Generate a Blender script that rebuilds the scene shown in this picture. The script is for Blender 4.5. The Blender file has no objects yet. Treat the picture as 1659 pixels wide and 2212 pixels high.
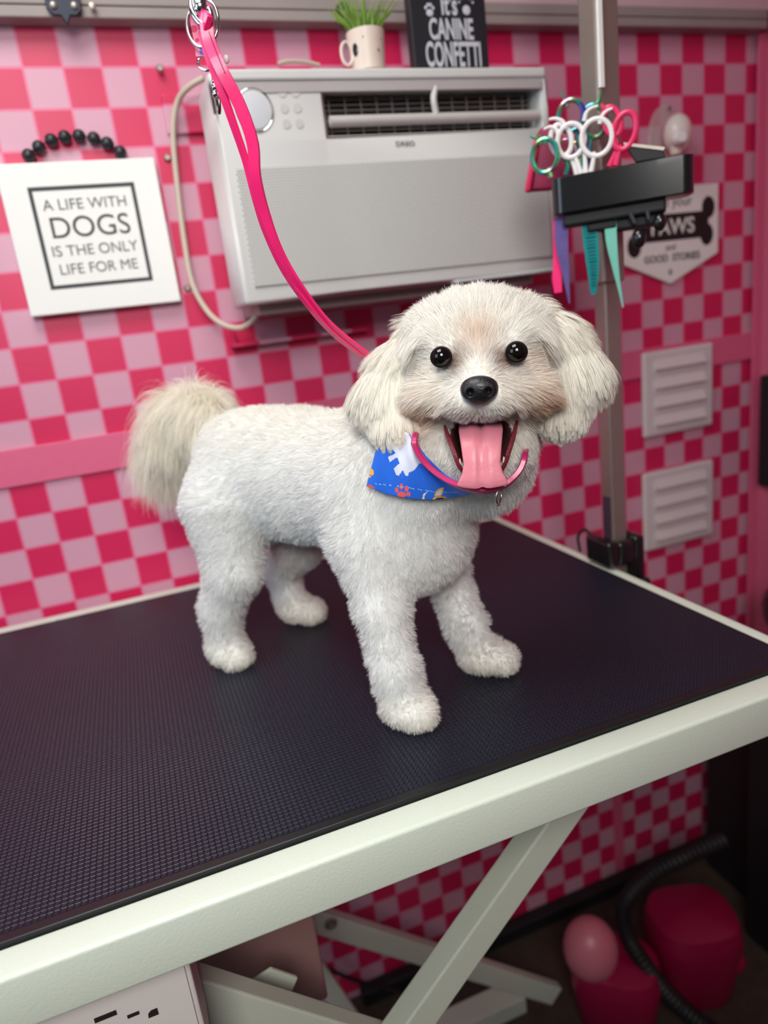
import bpy, bmesh, math, random
import numpy as np
from mathutils import Vector, Matrix
random.seed(7); rng = np.random.default_rng(7)
sc = bpy.context.scene
col = sc.collection

# ------------------------------------------------------------------ camera
PX, PY, FL = 829.5, 1106.0, 1500.0
def cray(u, v): return np.array([u-PX, -(v-PY), -FL])
_vx = cray(5400, 118); _vz = -cray(1505, 6500)
_vx = _vx/np.linalg.norm(_vx); _vz = _vz-_vx*_vx.dot(_vz); _vz /= np.linalg.norm(_vz)
_vy = np.cross(_vz, _vx)
MW = np.array([_vx, _vy, _vz])              # world axes in camera axes
CAM = np.array([0, 0, 1.39])
ZT = 1.01                                    # table top height
YW = 1.17                                    # wall plane
cam = bpy.data.cameras.new('camera'); co = bpy.data.objects.new('camera', cam); col.objects.link(co)
m4 = np.eye(4); m4[:3, :3] = MW; m4[:3, 3] = CAM
co.matrix_world = Matrix(m4.tolist())
cam.sensor_fit = 'VERTICAL'; cam.sensor_height = 24.0; cam.lens = 24.0*FL/2212.0
cam.clip_start = 0.01
cam.dof.use_dof = True; cam.dof.focus_distance = 0.56; cam.dof.aperture_fstop = 2.5
sc.camera = co
# ------------------------------------------------------------------ view, world and lamps
sc.view_settings.view_transform = 'Standard'; sc.view_settings.look = 'None'
sc.view_settings.gamma = 1.0; sc.view_settings.use_curve_mapping = False
sc.view_settings.exposure = -0.09
w = bpy.data.worlds.new('world'); sc.world = w; w.use_nodes = True
bg = w.node_tree.nodes['Background']; bg.inputs[0].default_value = (.80, .88, 1.0, 1); bg.inputs[1].default_value = 0.09
def area(name, loc, tgt, size, power, colr, sy=None):
    l = bpy.data.lights.new(name, 'AREA'); l.energy = power; l.color = colr; l.size = size
    if sy: l.shape = 'RECTANGLE'; l.size_y = sy
    o = bpy.data.objects.new(name, l); col.objects.link(o); o.location = loc
    d = Vector(tgt)-Vector(loc); o.rotation_euler = d.to_track_quat('-Z', 'Y').to_euler(); return o
area('ceiling_lamp', (-.12, .45, 2.40), (.05, .75, 1.1), .60, 12, (1.0, .985, .95))
area('door_daylight', (-1.35, .30, 1.85), (.1, .85, 1.25), .9, 9, (.62, .82, 1.0))
al = area('aisle_lamp', (-.25, -.70, 2.05), (.06, .68, 1.18), .6, 5.5, (1.0, .98, .95)); al.data.spread = math.radians(84)

# ------------------------------------------------------------------ projection onto real planes
def W(u, v): return MW @ cray(u, v)
def onZ(u, v, z=ZT): d = W(u, v); return CAM+d*((z-CAM[2])/d[2])
def onY(u, v, y=YW): d = W(u, v); return CAM+d*((y-CAM[1])/d[1])
def onX(u, v, x): d = W(u, v); return CAM+d*((x-CAM[0])/d[0])
def onP(u, v, p0, n): d = W(u, v); return CAM+d*(np.dot(np.array(p0)-CAM, n)/np.dot(d, n))
def atD(u, v, dep): return CAM+W(u, v)/FL*dep
def proj(p):
    c = (np.asarray(p)-CAM) @ MW
    return np.stack([PX-c[..., 0]/c[..., 2]*FL, PY+c[..., 1]/c[..., 2]*FL], -1)

# ------------------------------------------------------------------ materials
def lin(c):
    return tuple(((x/255)/12.92 if x/255 <= .04045 else ((x/255+.055)/1.055)**2.4) for x in c)
MATS = {}
def mat(name, c, rough=.5, metal=0, coat=0, spec=.5, bump=None, sheen=0, alpha=1, trans=0, srgb=True, var=None):
    if name in MATS: return MATS[name]
    m = bpy.data.materials.new(name); m.use_nodes = True; nt = m.node_tree; b = nt.nodes['Principled BSDF']
    cc = lin(c) if srgb else c
    b.inputs['Base Color'].default_value = (*cc, 1); b.inputs['Roughness'].default_value = rough
    b.inputs['Metallic'].default_value = metal; b.inputs['Coat Weight'].default_value = coat
    b.inputs['Specular IOR Level'].default_value = spec; b.inputs['Sheen Weight'].default_value = sheen
    b.inputs['Transmission Weight'].default_value = trans; b.inputs['Alpha'].default_value = alpha
    tc = nt.nodes.new('ShaderNodeTexCoord')
    n = nt.nodes.new('ShaderNodeTexNoise'); n.inputs['Scale'].default_value = (bump or (60, 0))[0]; n.inputs['Detail'].default_value = 4
    nt.links.new(tc.outputs['Object'], n.inputs['Vector'])
    if bump:
        bp = nt.nodes.new('ShaderNodeBump'); bp.inputs['Strength'].default_value = bump[1]; bp.inputs['Distance'].default_value = .001
        nt.links.new(n.outputs['Fac'], bp.inputs['Height']); nt.links.new(bp.outputs['Normal'], b.inputs['Normal'])
    # slight procedural variation of the colour
    v = var if var is not None else .04
    mx = nt.nodes.new('ShaderNodeMix'); mx.data_type = 'RGBA'
    mx.inputs[6].default_value = (*[x*(1-v) for x in cc], 1); mx.inputs[7].default_value = (*[min(1, x*(1+v)) for x in cc], 1)
    nt.links.new(n.outputs['Fac'], mx.inputs[0]); nt.links.new(mx.outputs[2], b.inputs['Base Color'])
    MATS[name] = m; return m

def math_node(nt, op, a, b=None, c=None):
    n = nt.nodes.new('ShaderNodeMath'); n.operation = op
    for i, x in enumerate((a, b, c)):
        if x is None: continue
        if isinstance(x, (int, float)): n.inputs[i].default_value = x
        else: nt.links.new(x, n.inputs[i])
    return n.outputs[0]

RED = (208, 30, 84); LPINK = (208, 150, 170)
def checker_mat():
    m = bpy.data.materials.new('pink_checker_vinyl'); m.use_nodes = True; nt = m.node_tree; b = nt.nodes['Principled BSDF']
    geo = nt.nodes.new('ShaderNodeNewGeometry'); sp = nt.nodes.new('ShaderNodeSeparateXYZ'); nt.links.new(geo.outputs['Position'], sp.inputs[0])
    X, Z = sp.outputs[0], sp.outputs[2]; f = lambda *a: math_node(nt, *a)
    CW = .0514
    x = f('DIVIDE', f('SUBTRACT', X, .0035), CW)
    zu = f('DIVIDE', f('SUBTRACT', Z, 1.309), .0522); zl = f('DIVIDE', f('SUBTRACT', Z, 1.0635), .0499)
    up = f('GREATER_THAN', Z, 1.24)
    z = f('ADD', f('MULTIPLY', zu, up), f('MULTIPLY', zl, f('SUBTRACT', 1.0, up)))
    par = f('MODULO', f('ADD', f('ADD', f('FLOOR', x), f('FLOOR', z)), 200.0), 2.0)
    fx = f('ABSOLUTE', f('SUBTRACT', f('FRACT', x), .5)); fz = f('ABSOLUTE', f('SUBTRACT', f('FRACT', z), .5))
    line = f('GREATER_THAN', f('MAXIMUM', fx, fz), .468)
    isred = f('SUBTRACT', 1.0, par)
    mx = nt.nodes.new('ShaderNodeMix'); mx.data_type = 'RGBA'
    mx.inputs[6].default_value = (*lin(LPINK), 1); mx.inputs[7].default_value = (*lin(RED), 1); nt.links.new(isred, mx.inputs[0])
    m2 = nt.nodes.new('ShaderNodeMix'); m2.data_type = 'RGBA'; m2.inputs[7].default_value = (*lin((220, 104, 140)), 1)
    nt.links.new(line, m2.inputs[0]); nt.links.new(mx.outputs[2], m2.inputs[6])
    no = nt.nodes.new('ShaderNodeTexNoise'); no.inputs['Scale'].default_value = 40; mp = nt.nodes.new('ShaderNodeMapping'); mp.inputs['Scale'].default_value = (1, 1, 14)
    nt.links.new(geo.outputs['Position'], mp.inputs[0]); nt.links.new(mp.outputs[0], no.inputs['Vector'])
    bp = nt.nodes.new('ShaderNodeBump'); bp.inputs['Strength'].default_value = .12; bp.inputs['Distance'].default_value = .001
    nt.links.new(no.outputs['Fac'], bp.inputs['Height']); nt.links.new(bp.outputs['Normal'], b.inputs['Normal'])
    nt.links.new(m2.outputs[2], b.inputs['Base Color']); b.inputs['Roughness'].default_value = .42
    return m
M_CHECK = checker_mat()
M_PINK = mat('pink_trim_paint', (218, 96, 132), .45)
M_PINKWALL = mat('pink_wall_paint', (212, 104, 132), .5)
M_WOOD = mat('grey_wood', (150, 138, 134), .6, bump=(8, .3), var=.12)
M_FRAME = mat('white_powder_coat', (214, 222, 206), .38, bump=(420, .22), var=.02)
M_FRAMED = mat('white_leg_paint', (196, 200, 184), .45, bump=(300, .15), var=.03)
M_PLAST = mat('white_plastic', (214, 208, 204), .4, var=.02)
M_GREYPL = mat('grey_plastic', (120, 112, 108), .45)
M_DARKPL = mat('dark_grille', (52, 48, 46), .5)
M_BLACK = mat('black_plastic', (22, 21, 22), .22, coat=.3)
M_BLACKM = mat('black_matte', (20, 19, 20), .6)
M_CHROME = mat('chrome', (205, 205, 205), .12, metal=1, var=.02)
M_STEEL = mat('brushed_steel', (168, 158, 148), .38, metal=.75, var=.05)
M_BOARD = mat('white_board', (236, 233, 228), .55, var=.01)
M_INK = mat('dark_ink', (52, 54, 56), .6)
M_INKG = mat('grey_ink', (84, 84, 84), .6)
M_CORD = mat('beige_cord', (196, 178, 160), .5)
M_HOT = mat('hot_pink_biothane', (250, 36, 116), .35, coat=.2, var=.03)
M_MAG = mat('magenta_plastic', (140, 8, 58), .35)
M_LPL = mat('pale_pink_plastic', (196, 110, 124), .4)
M_FLOOR = mat('brown_floor', (62, 50, 42), .6, bump=(30, .4), var=.5)

# ------------------------------------------------------------------ object helpers
def put(name, me, parent=None, m=None, smooth=False):
    o = bpy.data.objects.new(name, me); col.objects.link(o)
    if m is not None:
        for mm in (m if isinstance(m, (list, tuple)) else [m]): me.materials.append(mm)
    if parent is not None: o.parent = parent
    if smooth:
        me.polygons.foreach_set('use_smooth', [True]*len(me.polygons))
    return o
def tag(o, label=None, cat=None, group=None, kind=None):
    if label: o['label'] = label
    if cat: o['category'] = cat
    if group: o['group'] = group
    if kind: o['kind'] = kind
    return o
def thing(name, label, cat, group=None):
    o = bpy.data.objects.new(name, None); col.objects.link(o); o.empty_display_size = .02
    return tag(o, label, cat, group)
def bmo(name, bm, m, parent=None, smooth=False, bev=0, seg=2):
    if bev:
        bmesh.ops.bevel(bm, geom=[e for e in bm.edges if e.calc_face_angle(0) > .5], offset=bev, segments=seg, profile=.5, affect='EDGES', clamp_overlap=True)
    bmesh.ops.recalc_face_normals(bm, faces=bm.faces)
    me = bpy.data.meshes.new(name); bm.to_mesh(me); bm.free()
    o = put(name, me, parent, m)
    if smooth:
        me.polygons.foreach_set('use_smooth', [True]*len(me.polygons))
        try: me.set_sharp_from_angle(angle=math.radians(38))
        except Exception: pass
    return o
def NB(): return bmesh.new()
def box(bm, lo, hi, M=None, mi=0):
    lo = np.array(lo, float); hi = np.array(hi, float); c = (lo+hi)/2; s = hi-lo
    T = Matrix.Translation(Vector(c)) @ Matrix.Diagonal((*s, 1))
    if M is not None: T = M @ T
    r = bmesh.ops.create_cube(bm, size=1, matrix=T)
    for f in {f for v in r['verts'] for f in v.link_faces}: f.material_index = mi
    return bm
def basis(o, ex, ey, ez):
    m = np.eye(4); m[:3, 0] = ex; m[:3, 1] = ey; m[:3, 2] = ez; m[:3, 3] = o; return Matrix(m.tolist())
def prism(bm, pts, thick, M=None, mi=0):
    """pts 2D (x,z) outline extruded along +y by thick"""
    vs = []
    for y in (0, thick):
        vs.append([bm.verts.new((p[0], y, p[1])) for p in pts])
    n = len(pts); fs = []
    fs.append(bm.faces.new(vs[0])); fs.append(bm.faces.new(vs[1][::-1]))
    for i in range(n):
        j = (i+1) % n; fs.append(bm.faces.new((vs[0][i], vs[1][i], vs[1][j], vs[0][j])))
    for f in fs: f.material_index = mi
    if M is not None: bmesh.ops.transform(bm, matrix=M, verts=vs[0]+vs[1])
    return bm
def smoothpts(P, n=8):
    P = np.array(P, float); out = []
    Q = np.vstack([2*P[0]-P[1], P, 2*P[-1]-P[-2]])
    for i in range(1, len(Q)-2):
        for k in range(n):
            t = k/n; a, b, c, d = Q[i-1:i+3]
            out.append(.5*((2*b)+(c-a)*t+(2*a-5*b+4*c-d)*t*t+(3*b-a-3*c+d)*t**3))
    out.append(P[-1]); return np.array(out)
def tube(bm, P, r, seg=10, closed=False, cap=True, prof=None, up=None, mi=0):
    """sweep; r scalar or list; prof = list of (a,b) for custom cross-section in (side, up) axes"""
    P = np.array(P, float); n = len(P); rr = np.full(n, r) if np.isscalar(r) else np.interp(np.linspace(0, 1, n), np.linspace(0, 1, len(r)), r)
    T = np.gradient(P, axis=0) if not closed else (np.roll(P, -1, 0)-np.roll(P, 1, 0))
    T /= np.linalg.norm(T, axis=1)[:, None]+1e-12
    u = np.array(up, float) if up is not None else np.array([0, 0, 1.]) if abs(T[0][2]) < .9 else np.array([1., 0, 0])
    rings = []
    for i in range(n):
        if up is not None: uu = np.array(up[i] if np.ndim(up) == 2 else up, float)
        else: uu = u
        uu = uu-T[i]*T[i].dot(uu); uu /= np.linalg.norm(uu)+1e-12
        if up is None: u = uu
        s = np.cross(T[i], uu)
        if prof is None: cs = [(rr[i]*math.cos(a), rr[i]*math.sin(a)) for a in np.arange(seg)*2*math.pi/seg]
        else: cs = [(a*rr[i], b*rr[i]) for a, b in prof]
        rings.append([bm.verts.new(P[i]+s*a+uu*b) for a, b in cs])
    k = len(rings[0])
    for i in range(n if closed else n-1):
        A = rings[i]; B = rings[(i+1) % n]
        for j in range(k):
            f = bm.faces.new((A[j], A[(j+1) % k], B[(j+1) % k], B[j])); f.material_index = mi
    if cap and not closed:
        bm.faces.new(rings[0][::-1]).material_index = mi; bm.faces.new(rings[-1]).material_index = mi
    return bm
def torus(bm, c, ex, ey, rx, ry, r, seg=8, n=36, mi=0, a0=0, a1=2*math.pi):
    closed = abs(a1-a0-2*math.pi) < 1e-6
    A = np.linspace(a0, a1, n, endpoint=not closed)
    P = np.array([np.array(c)+np.array(ex)*rx*math.cos(a)+np.array(ey)*ry*math.sin(a) for a in A])
    nn = np.cross(ex, ey)
    return tube(bm, P, r, seg, closed=closed, up=nn, mi=mi)
def ball(bm, c, r, M=None, u=20, v=14, mi=0):
    r = (r, r, r) if np.isscalar(r) else r
    T = Matrix.Translation(Vector([float(x) for x in c]))
    if M is not None: T = T @ M
    T = T @ Matrix.Diagonal((*r, 1))
    rs = bmesh.ops.create_uvsphere(bm, u_segments=u, v_segments=v, radius=1, matrix=T)
    for f in {f for vv in rs['verts'] for f in vv.link_faces}: f.material_index = mi
    return bm
def lathe(bm, prof, c, axis=(0, 0, 1), seg=32, mi=0):
    ax = np.array(axis, float); ax /= np.linalg.norm(ax); t = np.array([1., 0, 0]) if abs(ax[0]) < .8 else np.array([0, 1., 0])
    e1 = np.cross(ax, t); e1 /= np.linalg.norm(e1); e2 = np.cross(ax, e1); c = np.array(c, float)
    rings = [[bm.verts.new(c+ax*h+(e1*math.cos(a)+e2*math.sin(a))*r) for a in np.arange(seg)*2*math.pi/seg] for r, h in prof]
    for A, B in zip(rings, rings[1:]):
        for j in range(seg): bm.faces.new((A[j], A[(j+1) % seg], B[(j+1) % seg], B[j])).material_index = mi
    bm.faces.new(rings[0][::-1]).material_index = mi; bm.faces.new(rings[-1]).material_index = mi
    return bm
def text(name, s, size, M, m, parent=None, sx=1, depth=.0006, bold=0, align='CENTER', spacing=1.0):
    c = bpy.data.curves.new(name, 'FONT'); c.body = s; c.size = size; c.align_x = align; c.align_y = 'CENTER'
    c.extrude = depth; c.offset = bold; c.space_character = spacing; c.resolution_u = 6
    o = bpy.data.objects.new(name+'_src', c); col.objects.link(o); bpy.context.view_layer.update()
    me = bpy.data.meshes.new_from_object(o.evaluated_get(bpy.context.evaluated_depsgraph_get()))
    bpy.data.objects.remove(o); me.name = name
    me.transform(M @ Matrix.Diagonal((sx, 1, 1, 1)))
    me.materials.clear(); return put(name, me, parent, m)
def wallM(x, y, z): return basis((x, y, z), (1, 0, 0), (0, 0, 1), (0, -1, 0))   # text facing -Y

# ================================================================== ROOM
def structure(o): o['kind'] = 'structure'; return o
structure(bmo('floor', box(NB(), (-2.2, -1.6, -.05), (1.36, YW+.05, 0)), M_FLOOR))
structure(bmo('wall_back', box(NB(), (-2.2, YW, 0), (1.36, YW+.04, 2.6)), M_CHECK))
structure(bmo('wall_right', box(NB(), (1.28, -1.6, 0), (1.33, YW, 2.6)), M_PINKWALL))
structure(bmo('trim_1', box(NB(), (-2.2, YW-.006, 1.2135), (1.279, YW-.0003, 1.2695)), M_PINK, bev=.001))
structure(bmo('trim_2', box(NB(), (.866, YW-.005, 0.003), (.892, YW-.0004, 1.213)), M_PINK, bev=.001))
structure(bmo('trim_3', box(NB(), (1.258, YW-.012, 0.003), (1.2795, YW-.007, 1.826)), M_PINK, bev=.001))
bm = NB(); box(bm, (-2.2, YW-.03, 1.828), (1.2575, YW-.0005, 1.8425)); box(bm, (-2.2, YW-.031, 1.843), (1.2575, YW-.0005, 1.8590))
structure(bmo('trim_4', bm, M_WOOD, bev=.002))
structure(bmo('trim_5', box(NB(), (-2.2, YW-.026, 1.8595), (1.279, YW-.0005, 2.05)), mat('upper_pale_trim', (205, 175, 176), .5), bev=.002))

# AC mounting plates wrapped in the same vinyl
bm = NB(); pl = [onY(*p, YW-.006) for p in ((308, 132), (432, 145), (440, 212), (318, 212))]
box(bm, (.142-.014, YW-.008, 1.688), (.235, YW-.0006, 1.742)); po = bmo('mounting_plate', bm, M_CHECK, bev=.003)
tag(po, 'checkered vinyl-wrapped mounting plate at upper left of air conditioner', 'wall plate')
def screw(u, v, lab):
    p = onY(u, v, YW-.004); bm = NB(); lathe(bm, [(.0055, 0), (.0055, .002), (.0035, .0045)], (p[0], YW-.0005 if u > 350 or u < 340 else YW-.0085, p[2]), (0, -1, 0), 14)
    tag(bmo('screw', bm, M_STEEL, smooth=True), lab, 'screw', 'screws in the checkered wall beside the air conditioner')
screw(345, 151, 'steel screw head in the plate at upper left of the air conditioner')
screw(389, 241, 'steel screw half behind the beige cord, just below the mounting plate')
screw(362, 340, 'steel screw left of the beige cord, level with the top of the white sign')
screw(405, 622, 'steel screw beside the cord near the lower right corner of the white sign')
# black latch bracket on the wood rail
bm = NB(); c = onY(138, 15, YW-.037)
pts = [(-.022, .02), (-.022, -.004), (-.014, -.011), (-.006, -.011), (0, -.022), (.006, -.011), (.014, -.011), (.022, -.004), (.022, .02)]
prism(bm, pts, .004, Matrix.Translation((c[0], YW-.041, c[2])))
lt = thing('latch', 'dark blue-black metal latch plate on the grey wooden rail', 'latch')
bmo('plate', bm, mat('blue_black_metal', (34, 38, 52), .4, metal=.5), lt, bev=.001)
for dx in (-.0125, .0135):
    bmo('bolt', lathe(NB(), [(.0045, 0), (.0045, .002), (.002, .0035)], (c[0]+dx, YW-.041, c[2]), (0, -1, 0), 12), M_STEEL, lt, smooth=True)
p = onY(200, 14, YW-.036); tag(bmo('screw', lathe(NB(), [(.0045, 0), (.0045, .002), (.002, .003)], (p[0], YW-.036, p[2]), (0, -1, 0), 12), M_STEEL, smooth=True), 'dull screw in the wood rail right of the dark latch', 'screw')

# louvered vents
def vent(x0, x1, z0, z1, lab):
    t = thing('wall_vent', lab, 'vent', 'white louvered vents on the right of the wall')
    m = mat('vent_plastic', (214, 202, 202), .5, var=.02)
    bm = NB(); Y = YW-.0005
    box(bm, (x0, Y-.012, z0), (x1, Y, z1)); bmo('frame', bm, m, t, bev=.005)
    w_ = x1-x0; h = z1-z0
    for k in range(4):
        zc = z0+h*(.17+.22*k); bm = NB()
        P = np.array([(x0+.028, zc), (x1-.028, zc)])
        pts = [(0, 0), (.0, .012), (-.009, -.004)]
        # sloped louver
        vs = [(x0+.026, Y-.012, zc+.013), (x1-.026, Y-.012, zc+.013), (x1-.026, Y-.0215, zc-.006), (x0+.026, Y-.0215, zc-.006), (x0+.026, Y-.012, zc-.009), (x1-.026, Y-.012, zc-.009)]
        v = [bm.verts.new(q) for q in vs]
        for f in ((0, 1, 2, 3), (3, 2, 5, 4), (0, 3, 4), (1, 5, 2), (0, 4, 5, 1)): bm.faces.new([v[i] for i in f])
        bmo('louver', bm, m, t, bev=.001)
vent(.9715, 1.150, 1.0885, 1.262, 'upper white louvered wall vent, across the pink strip')
vent(.967, 1.153, .8395, 1.012, 'lower white louvered wall vent, just above the table edge')

# ================================================================== AIR CONDITIONER
ac = thing('air_conditioner', 'large white window air conditioner mounted on the checkered wall', 'air conditioner')
AX0, AX1, AY, AZ0, AZ1 = .170, .668, .990, 1.430, 1.714
M_AC = mat('ac_white_plastic', (206, 204, 201), .42, var=.01)
bm = NB(); AB = 1.098
ox0, ox1, oz0, oz1 = .320, .6555, 1.6365, 1.6930        # louver opening
fr = [(AX0, AX1, AZ0, oz0-.0), (AX0, ox0, oz0, oz1), (ox1, AX1, oz0, oz1), (AX0, AX1, oz1, AZ1-.012)]
def acbody():
    bm = NB()
    xs = [AX0, ox0, ox1, AX1]; zs = [AZ0, oz0, oz1, AZ1]
    for i in range(3):
        for k in range(3):
            if (i, k) == (1, 1): box(bm, (xs[i], AY+.045, zs[k]), (xs[i+1], AB, zs[k+1]))
            else: box(bm, (xs[i], AY, zs[k]), (xs[i+1], AB, zs[k+1]))
    bmesh.ops.remove_doubles(bm, verts=bm.verts, dist=1e-5)
    # drop coincident internal faces
    seen = {}
    for f in list(bm.faces):
        seen.setdefault(frozenset(v.index for v in f.verts), []).append(f)
    dele = [f for fs in seen.values() if len(fs) > 1 for f in fs]
    bmesh.ops.delete(bm, geom=dele, context='FACES')
    return bm
bmesh.ops.remove_doubles
bm = acbody(); bm.verts.index_update()
bmo('housing', bm, M_AC, ac, bev=.006, seg=3, smooth=True)
bmo('top_lip', box(NB(), (AX0+.006, AY-.004, AZ1-.012), (AX1-.006, AY+.05, AZ1+.0015)), M_AC, ac, bev=.003)
bmo('top_recess', box(NB(), (AX0+.02, AY-.0015, AZ1-.026), (AX1-.012, AY+.01, AZ1-.013)), mat('ac_grey_band', (176, 168, 168), .4), ac, bev=.0008)
bmo('chassis', box(NB(), (AX0+.025, AY+.04, AZ0-.014), (AX1-.02, YW-.001, AZ1-.03)), mat('ac_chassis', (150, 132, 130), .5), ac, bev=.002)
# interior of outlet
bmo('outlet_recess', box(NB(), (ox0+.001, AY+.038, oz0+.001), (ox1-.001, AY+.0445, oz1-.001)), M_DARKPL, ac)
bm = NB()
for i in range(9): box(bm, (ox0+.002, AY+.028, oz0+.004+i*.0065), (ox1-.002, AY+.031, oz0+.0055+i*.0065))
for i in range(14): x = ox0+.012+i*.0235; box(bm, (x, AY+.0255, oz0+.002), (x+.0018, AY+.0275, oz1-.002))
bmo('outlet_fins', bm, M_GREYPL, ac)
bm = NB(); prism(bm, [(0, .0), (.0, .016), (.010, .020), (.014, .014), (.010, .002)], ox1-ox0-.006, Matrix.Translation((ox0+.003, AY+.003, oz0+.004)) @ Matrix.Rotation(-math.pi/2, 4, 'Z') @ Matrix.Scale(-1, 4, (1, 0, 0)))
bm.free(); bm = NB(); lathe(bm, [(.0015, 0), (.0072, .002), (.0072, ox1-ox0-.008), (.0015, ox1-ox0-.006)], (ox0+.003, AY+.006, oz0+.0175), (1, 0, 0), 20); bmo('louver', bm, mat('ac_louver', (190, 184, 180), .35), ac, smooth=True)
bm = NB(); xm = (ox0+ox1)/2-.002; tube(bm, smoothpts([(xm-.002, AY+.004, oz0+.02), (xm-.006, AY+.001, oz0+.04), (xm-.001, AY+.002, oz1)], 6), .0045, 8); bmo('outlet_divider', bm, M_AC, ac, smooth=True)
# round dial
dc = np.array([.2235, AY-.0005, 1.6685]); bm = NB()
torus(bm, dc, (1, 0, 0), (0, 0, 1), .0235, .0255, .0012, 8, 48); bmo('dial_ring', bm, M_CHROME, ac, smooth=True)
bmo('display', lathe(NB(), [(.0225, 0), (.0225, .001), (.021, .0014)], dc, (0, -1, 0), 40), mat('ac_display', (208, 210, 214), .25), ac, smooth=True)
for i in range(2):
    for k in range(3):
        bmo('button', lathe(NB(), [(.0058, 0), (.0058, .0004)], (.2630+.0175*i, AY-.0003, 1.6885-.0185*k), (0, -1, 0), 18), mat('ac_button', (200, 196, 193), .45), ac)
# front grille panel with small holes
def grille_mat():
    m = mat('ac_grille', (200, 199, 194), .5, var=.01); nt = m.node_tree; b = nt.nodes['Principled BSDF']
    geo = nt.nodes.new('ShaderNodeNewGeometry'); sp = nt.nodes.new('ShaderNodeSeparateXYZ'); nt.links.new(geo.outputs['Position'], sp.inputs[0])
    f = lambda *a: math_node(nt, *a)
    zr = f('DIVIDE', sp.outputs[2], .0036); row = f('FLOOR', zr)
    xr = f('ADD', f('DIVIDE', sp.outputs[0], .0042), f('MULTIPLY', row, .5))
    dx = f('SUBTRACT', f('FRACT', xr), .5); dz = f('SUBTRACT', f('FRACT', zr), .5)
    d = f('SQRT', f('ADD', f('MULTIPLY', dx, dx), f('MULTIPLY', dz, dz)))
    hole = f('LESS_THAN', d, .30)
    mx = nt.nodes.new('ShaderNodeMix'); mx.data_type = 'RGBA'; mx.inputs[6].default_value = (*lin((204, 203, 198)), 1); mx.inputs[7].default_value = (*lin((128, 127, 124)), 1)
    nt.links.new(hole, mx.inputs[0]); nt.links.new(mx.outputs[2], b.inputs['Base Color']); return m
bmo('grille_panel', box(NB(), (AX0+.016, AY-.003, AZ0+.022), (AX1-.010, AY+.001, 1.6005)), grille_mat(), ac, bev=.0015)
text('brand_mark', 'DREO', .0085, wallM(.429, AY-.0008, 1.6215), mat('mark_grey', (110, 108, 108), .5), ac, sx=1.3, depth=.0003)
# cord
P = [onY(u, v, y) for u, v, y in ((440, 168, 1.12), (405, 190, 1.13), (382, 225, 1.145), (374, 290, 1.15), (383, 400, 1.15), (398, 520, 1.148), (415, 610, 1.142), (445, 668, 1.13), (480, 700, 1.11), (520, 708, 1.09), (550, 688, 1.075), (562, 668, 1.07))]
tag(bmo('power_cord', tube(NB(), smoothpts(P, 8), .0043, 12), M_CORD, smooth=True), 'thick beige power cord looping down left of the air conditioner', 'cord')
P = [onY(u, v, 1.12) for u, v in ((600, 138), (625, 132), (660, 134), (690, 141))]
tag(bmo('power_cord', tube(NB(), smoothpts(P, 6), .003, 8), M_CORD, smooth=True), 'bit of beige cord showing on top of the air conditioner', 'cord')
# bracket below
bm = NB(); p = onY(507, 745, YW-.01); box(bm, (p[0]-.006, YW-.03, p[2]-.004), (p[0]+.22, YW-.0007, p[2]+.002)); box(bm, (p[0]-.003, YW-.026, p[2]+.002), (p[0]+.0005, YW-.0007, AZ0-.022))
tag(bmo('support_bracket', bm, M_CHECK, bev=.0008), 'thin support bracket on the wall under the air conditioner', 'bracket')
# ------------------------------------------------------------------ plant pot
tz = AZ1+.0018
pp = onZ(797, 143, tz); Yp = 1.018; q = onY(797, 150, Yp)
pl = thing('potted_plant', 'small artificial grass plant in a white speckled cup on the air conditioner', 'plant'); pc = np.array([q[0], Yp, tz])
lathe_p = [(.0175, 0), (.0225, .004), (.0250, .036), (.0265, .052), (.0240, .052), (.0232, .046)]
bmo('pot', lathe(NB(), lathe_p, pc, (0, 0, 1), 36), mat('cream_ceramic', (222, 204, 190), .4), pl, smooth=True)
bm = NB(); torus(bm, pc+np.array([-.031, -.004, .026]), (1, 0, 0), (0, 0, 1), .008, .014, .002, 8, 24); bmo('handle', bm, mat('cream_ceramic', (0, 0, 0)), pl, smooth=True)
for dx, dz, s in ((-.022, .028, .008), (.008, .024, .002), (-.012, .040, .0018), (.014, .038, .0014)):
    bm = NB(); a = math.asin(max(-1, min(1, dx/.0252))); ball(bm, pc+np.array([.0246*math.sin(a), -.0246*math.cos(a), dz]), (s*.6, .0012, s), Matrix.Rotation(a, 4, 'Z'), 12, 8); bmo('painted_spot', bm, M_BLACK, pl)
bm = NB()
for i in range(110):
    a = random.uniform(0, 2*math.pi); r0 = random.uniform(0, .018); L = random.uniform(.028, .062); sp = random.uniform(.1, .75)
    b = pc+np.array([r0*math.cos(a), r0*math.sin(a), .046]); d = np.array([math.cos(a)*sp, math.sin(a)*sp, 1.]); d /= np.linalg.norm(d)
    e = b+d*L+np.array([math.cos(a), math.sin(a), -.4])*L*.25*sp; mid = (b+e)/2+np.array([0, 0, .004])
    tube(bm, [b, mid, e], [.0016, .0013, .0002], 4)
bmo('foliage', bm, mat('grass_green', (118, 150, 58), .5, var=.3), pl, smooth=True)
p = onY(741, 32, 1.12); bm = NB(); torus(bm, p, (1, 0, 0), (0, 0, 1), .009, .014, .0028, 8, 24); box(bm, (p[0]-.003, p[1], p[2]-.002), (p[0]+.003, YW-.031, p[2]+.010)); tag(bmo('wall_hook', bm, M_BLACKM, smooth=True), 'small black rounded hook half hidden behind the grass plant', 'hook')
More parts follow.
